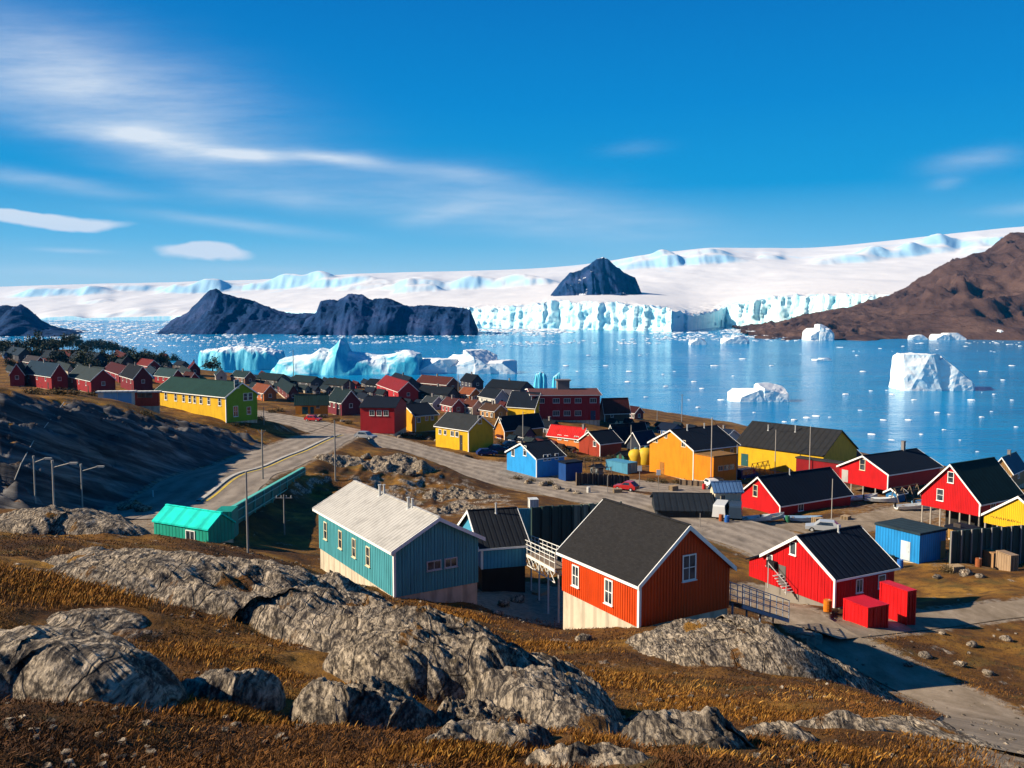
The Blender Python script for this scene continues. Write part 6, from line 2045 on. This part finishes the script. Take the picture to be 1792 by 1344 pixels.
def drum(label, px, py, col):
    P = ground(px, py)
    root = empty('oil_drum', tuple(P))
    tag(root, label, 'drum', None)
    MB().tube((0, 0, -.1), (0, 0, .88), .30, .30, 14).tube((0, 0, .28), (0, 0, .32), .32, .32, 14).tube((0, 0, .58), (0, 0, .62), .32, .32, 14).build('body', paint('drum_%02x%02x' % (int(col[0] * 255), int(col[2] * 255)), col, rough=.4), root)
    MB().tube((.12, .0, .881), (.12, .0, .93), .05, .05, 8).build('cap', STEEL, root)


def pallets(label, px, py, n, rz):
    P = ground(px, py)
    root = empty('pallet_stack', tuple(P), rz)
    tag(root, label, 'pallets')
    for k in range(n):
        mb = MB()
        z = k * .16
        for q in range(5): mb.box(-.6 + q * .27, -.5, z + .10, -.6 + q * .27 + .2, .5, z + .14)
        for q in (-.45, 0, .4): mb.box(-.6, q - .05, z, .68, q + .05, z + .10)
        mb.build('pallet', paint('pallet_wood', (.30, .21, .12)), root)


rack('wooden drying rack on the slope beyond the sky-blue house', 1030, 822, .3)
rack('wooden drying rack between the freight container and the road', 1052, 842, .5, 4)
rack('drying rack under the red house on short stilts', 1585, 876, .6, 6)
rack('drying rack near the shoreline behind the tall red house', 1600, 846, .9, 5)
rack('drying rack in front of the yellow warehouse', 1330, 830, .7, 5)
for lab, px, py, c in [('rusty drum beside the black-roofed store', 1262, 912, (.28, .07, .02)), ('blue drum beside the rusty one near the cream shed', 1272, 914, (.02, .10, .34)), ('green drum near the boats before the red house', 1378, 914, (.03, .14, .07)),
                       ('orange drum by the wall of the near red house', 1448, 1070, (.5, .14, .01)), ('blue drum by the flat blue building door', 1575, 994, (.02, .12, .4)), ('rust-coloured drum by the two wooden crates', 1712, 992, (.26, .08, .03)), ('pale drum on the yard below the picket rack', 1030, 862, (.5, .48, .44)), ('red drum near the car by the orange annex', 1232, 856, (.45, .02, .02))]: drum(lab, px, py, c)
for lab, px, py, n, rz in [('tall pallet stack on the gravel between the boats and the pale pole', 1430, 918, 6, .3), ('low pallet stack beside the pale pole of the yard', 1480, 908, 3, .8), ('pallet stack next to the flat blue building', 1672, 1000, 4, .2), ('pallet stack near the rail fence below the orange building', 1178, 858, 5, .5), ('pallet stack against the picket rack fence', 1080, 862, 4, .1), ('weathered pallets lying under the white footbridge', 945, 1040, 2, 1.0)]: pallets(lab, px, py, n, rz)
house('small grey tool shed on the yard beside the sky-blue house', (1046, 832), 1034, 1058, 820, 813, 'L', (.16, .17, .17), NAVY, th=30, name='shed', cat='shed', trim=False, doors=[('L', .5, .8, 1.8)])
house('little green shed between the freight container and the orange building', (1092, 812), 1080, 1106, 798, 790, 'L', (.03, .13, .09), NAVY, th=34, name='shed', cat='shed', trim=False, doors=[('L', .5, .8, 1.8)])
house('white hut with a dark roof behind the bright red house of the yard', (1420, 850), 1404, 1440, 836, 826, 'L', (.55, .53, .48), NAVY, th=34, name='hut', cat='hut', wins=[('L', .5, -.9, .7, .7, 'two')])
house('brown timber boathouse at the shore beyond the red house on short stilts', (1690, 838), 1668, 1716, 822, 810, 'L', (.22, .11, .05), (.02, .03, .04), th=30, name='boathouse', cat='boathouse', doors=[('L', .5, 1.8, 1.9)])
house('small blue hut beside the drying rack under the stilted red house', (1570, 880), 1556, 1590, 864, 854, 'L', (.02, .14, .32), NAVY, th=34, name='hut', cat='hut', wins=[('L', .5, -.9, .7, .7, 'two')])
house('ochre shed with a flat dark roof left of the dark green ribbed fence', (1690, 948), 1668, 1722, 930, None, 'R', (.30, .17, .05), NAVY, th=30, name='shed', cat='shed', trim=False, doors=[('L', .5, .9, 1.9)])
car('silver car parked on the gravel before the red house of the yard', 1440, 930, 2.8, 4.3, (.35, .36, .37))
car('dark green car beside the flat blue building', 1530, 985, .5, 4.2, (.02, .06, .04))
car('grey car on the road in front of the flat red house', 640, 768, -.45, 4.3, (.2, .21, .23))
car('red car at the junction by the low orange house', 548, 737, -.3, 4.2, (.4, .02, .02))


# a slack cable trailing down the dark cliff, and wires between the tall poles
def cable(label, P, Q, sag, r=.03, name='overhead_wire', cat='wire', hang=True):
    P, Q = Vector(P), Vector(Q)
    mb = MB()
    pts = []
    for k in range(17):
        t = k / 16
        p = P.lerp(Q, t)
        pts.append(p - Vector((0, 0, sag * 4 * t * (1 - t))))
    for a_, b_ in zip(pts, pts[1:]): mb.tube(a_, b_, r, None, 5)
    return tag(mb.build(name, BLACK if hang else LAMP_M), label, cat)


def top_of(lab):
    o = [q for q in bpy.data.objects if q.get('label') == lab][0]
    m_ = [c for c in o.children if c.name.startswith('mast')][0]
    return o.location + Vector((0, 0, max(v.co.z for v in m_.data.vertices) - .15))


cp = [ground(px, py) + Vector((0, 0, .12)) for px, py in ((112, 706), (84, 742), (58, 775), (38, 812), (26, 842))]
mb = MB()
for a_, b_ in zip(cp, cp[1:]): mb.tube(a_, b_, .05, None, 6)
tag(mb.build('cable', LAMP_M), 'slack pale cable trailing down the dark cliff above the street lamps', 'cable')
T = ['tall bare pole beside the kerb of the hillside road', 'tall dark pole in front of the heathy knoll', 'white pole in front of the large orange building roof', 'corner pole at the dark side of the orange annex', 'leaning pale pole by the yellow warehouse wall', 'pole rising through the yellow warehouse roof line', 'mast above the sky-blue house', 'pole behind the blue-black roofs']
cable('thin wire from the kerb pole to the dark pole before the heathy knoll', top_of(T[0]), top_of(T[1]), 1.0)
cable('thin wire between the white pole and the corner pole of the orange annex', top_of(T[2]), top_of(T[3]), .5)
cable('thin wire between the two pale poles by the yellow warehouse', top_of(T[4]), top_of(T[5]), .5)
cable('thin wire from the mast over the sky-blue house to the blue-black roofs', top_of(T[6]), top_of(T[7]), .9)

# ------------------------------------------------------------------ the cold clear air between the near town and the far ice
M_HAZE = bpy.data.materials.new('haze')
M_HAZE.use_nodes = True
N = NT(M_HAZE.node_tree)
pv = N.n('ShaderNodeVolumePrincipled')
pv.inputs['Color'].default_value = (.0, .42, 1.0, 1)
pv.inputs['Density'].default_value = .00003
pv.inputs['Anisotropy'].default_value = .0
mo = N.n('ShaderNodeOutputMaterial')
N.t.links.new(pv.outputs[0], mo.inputs['Volume'])
tag(MB().box(-9800, -300, -20, 9800, 12800, 1150).build('haze', M_HAZE), kind='stuff')
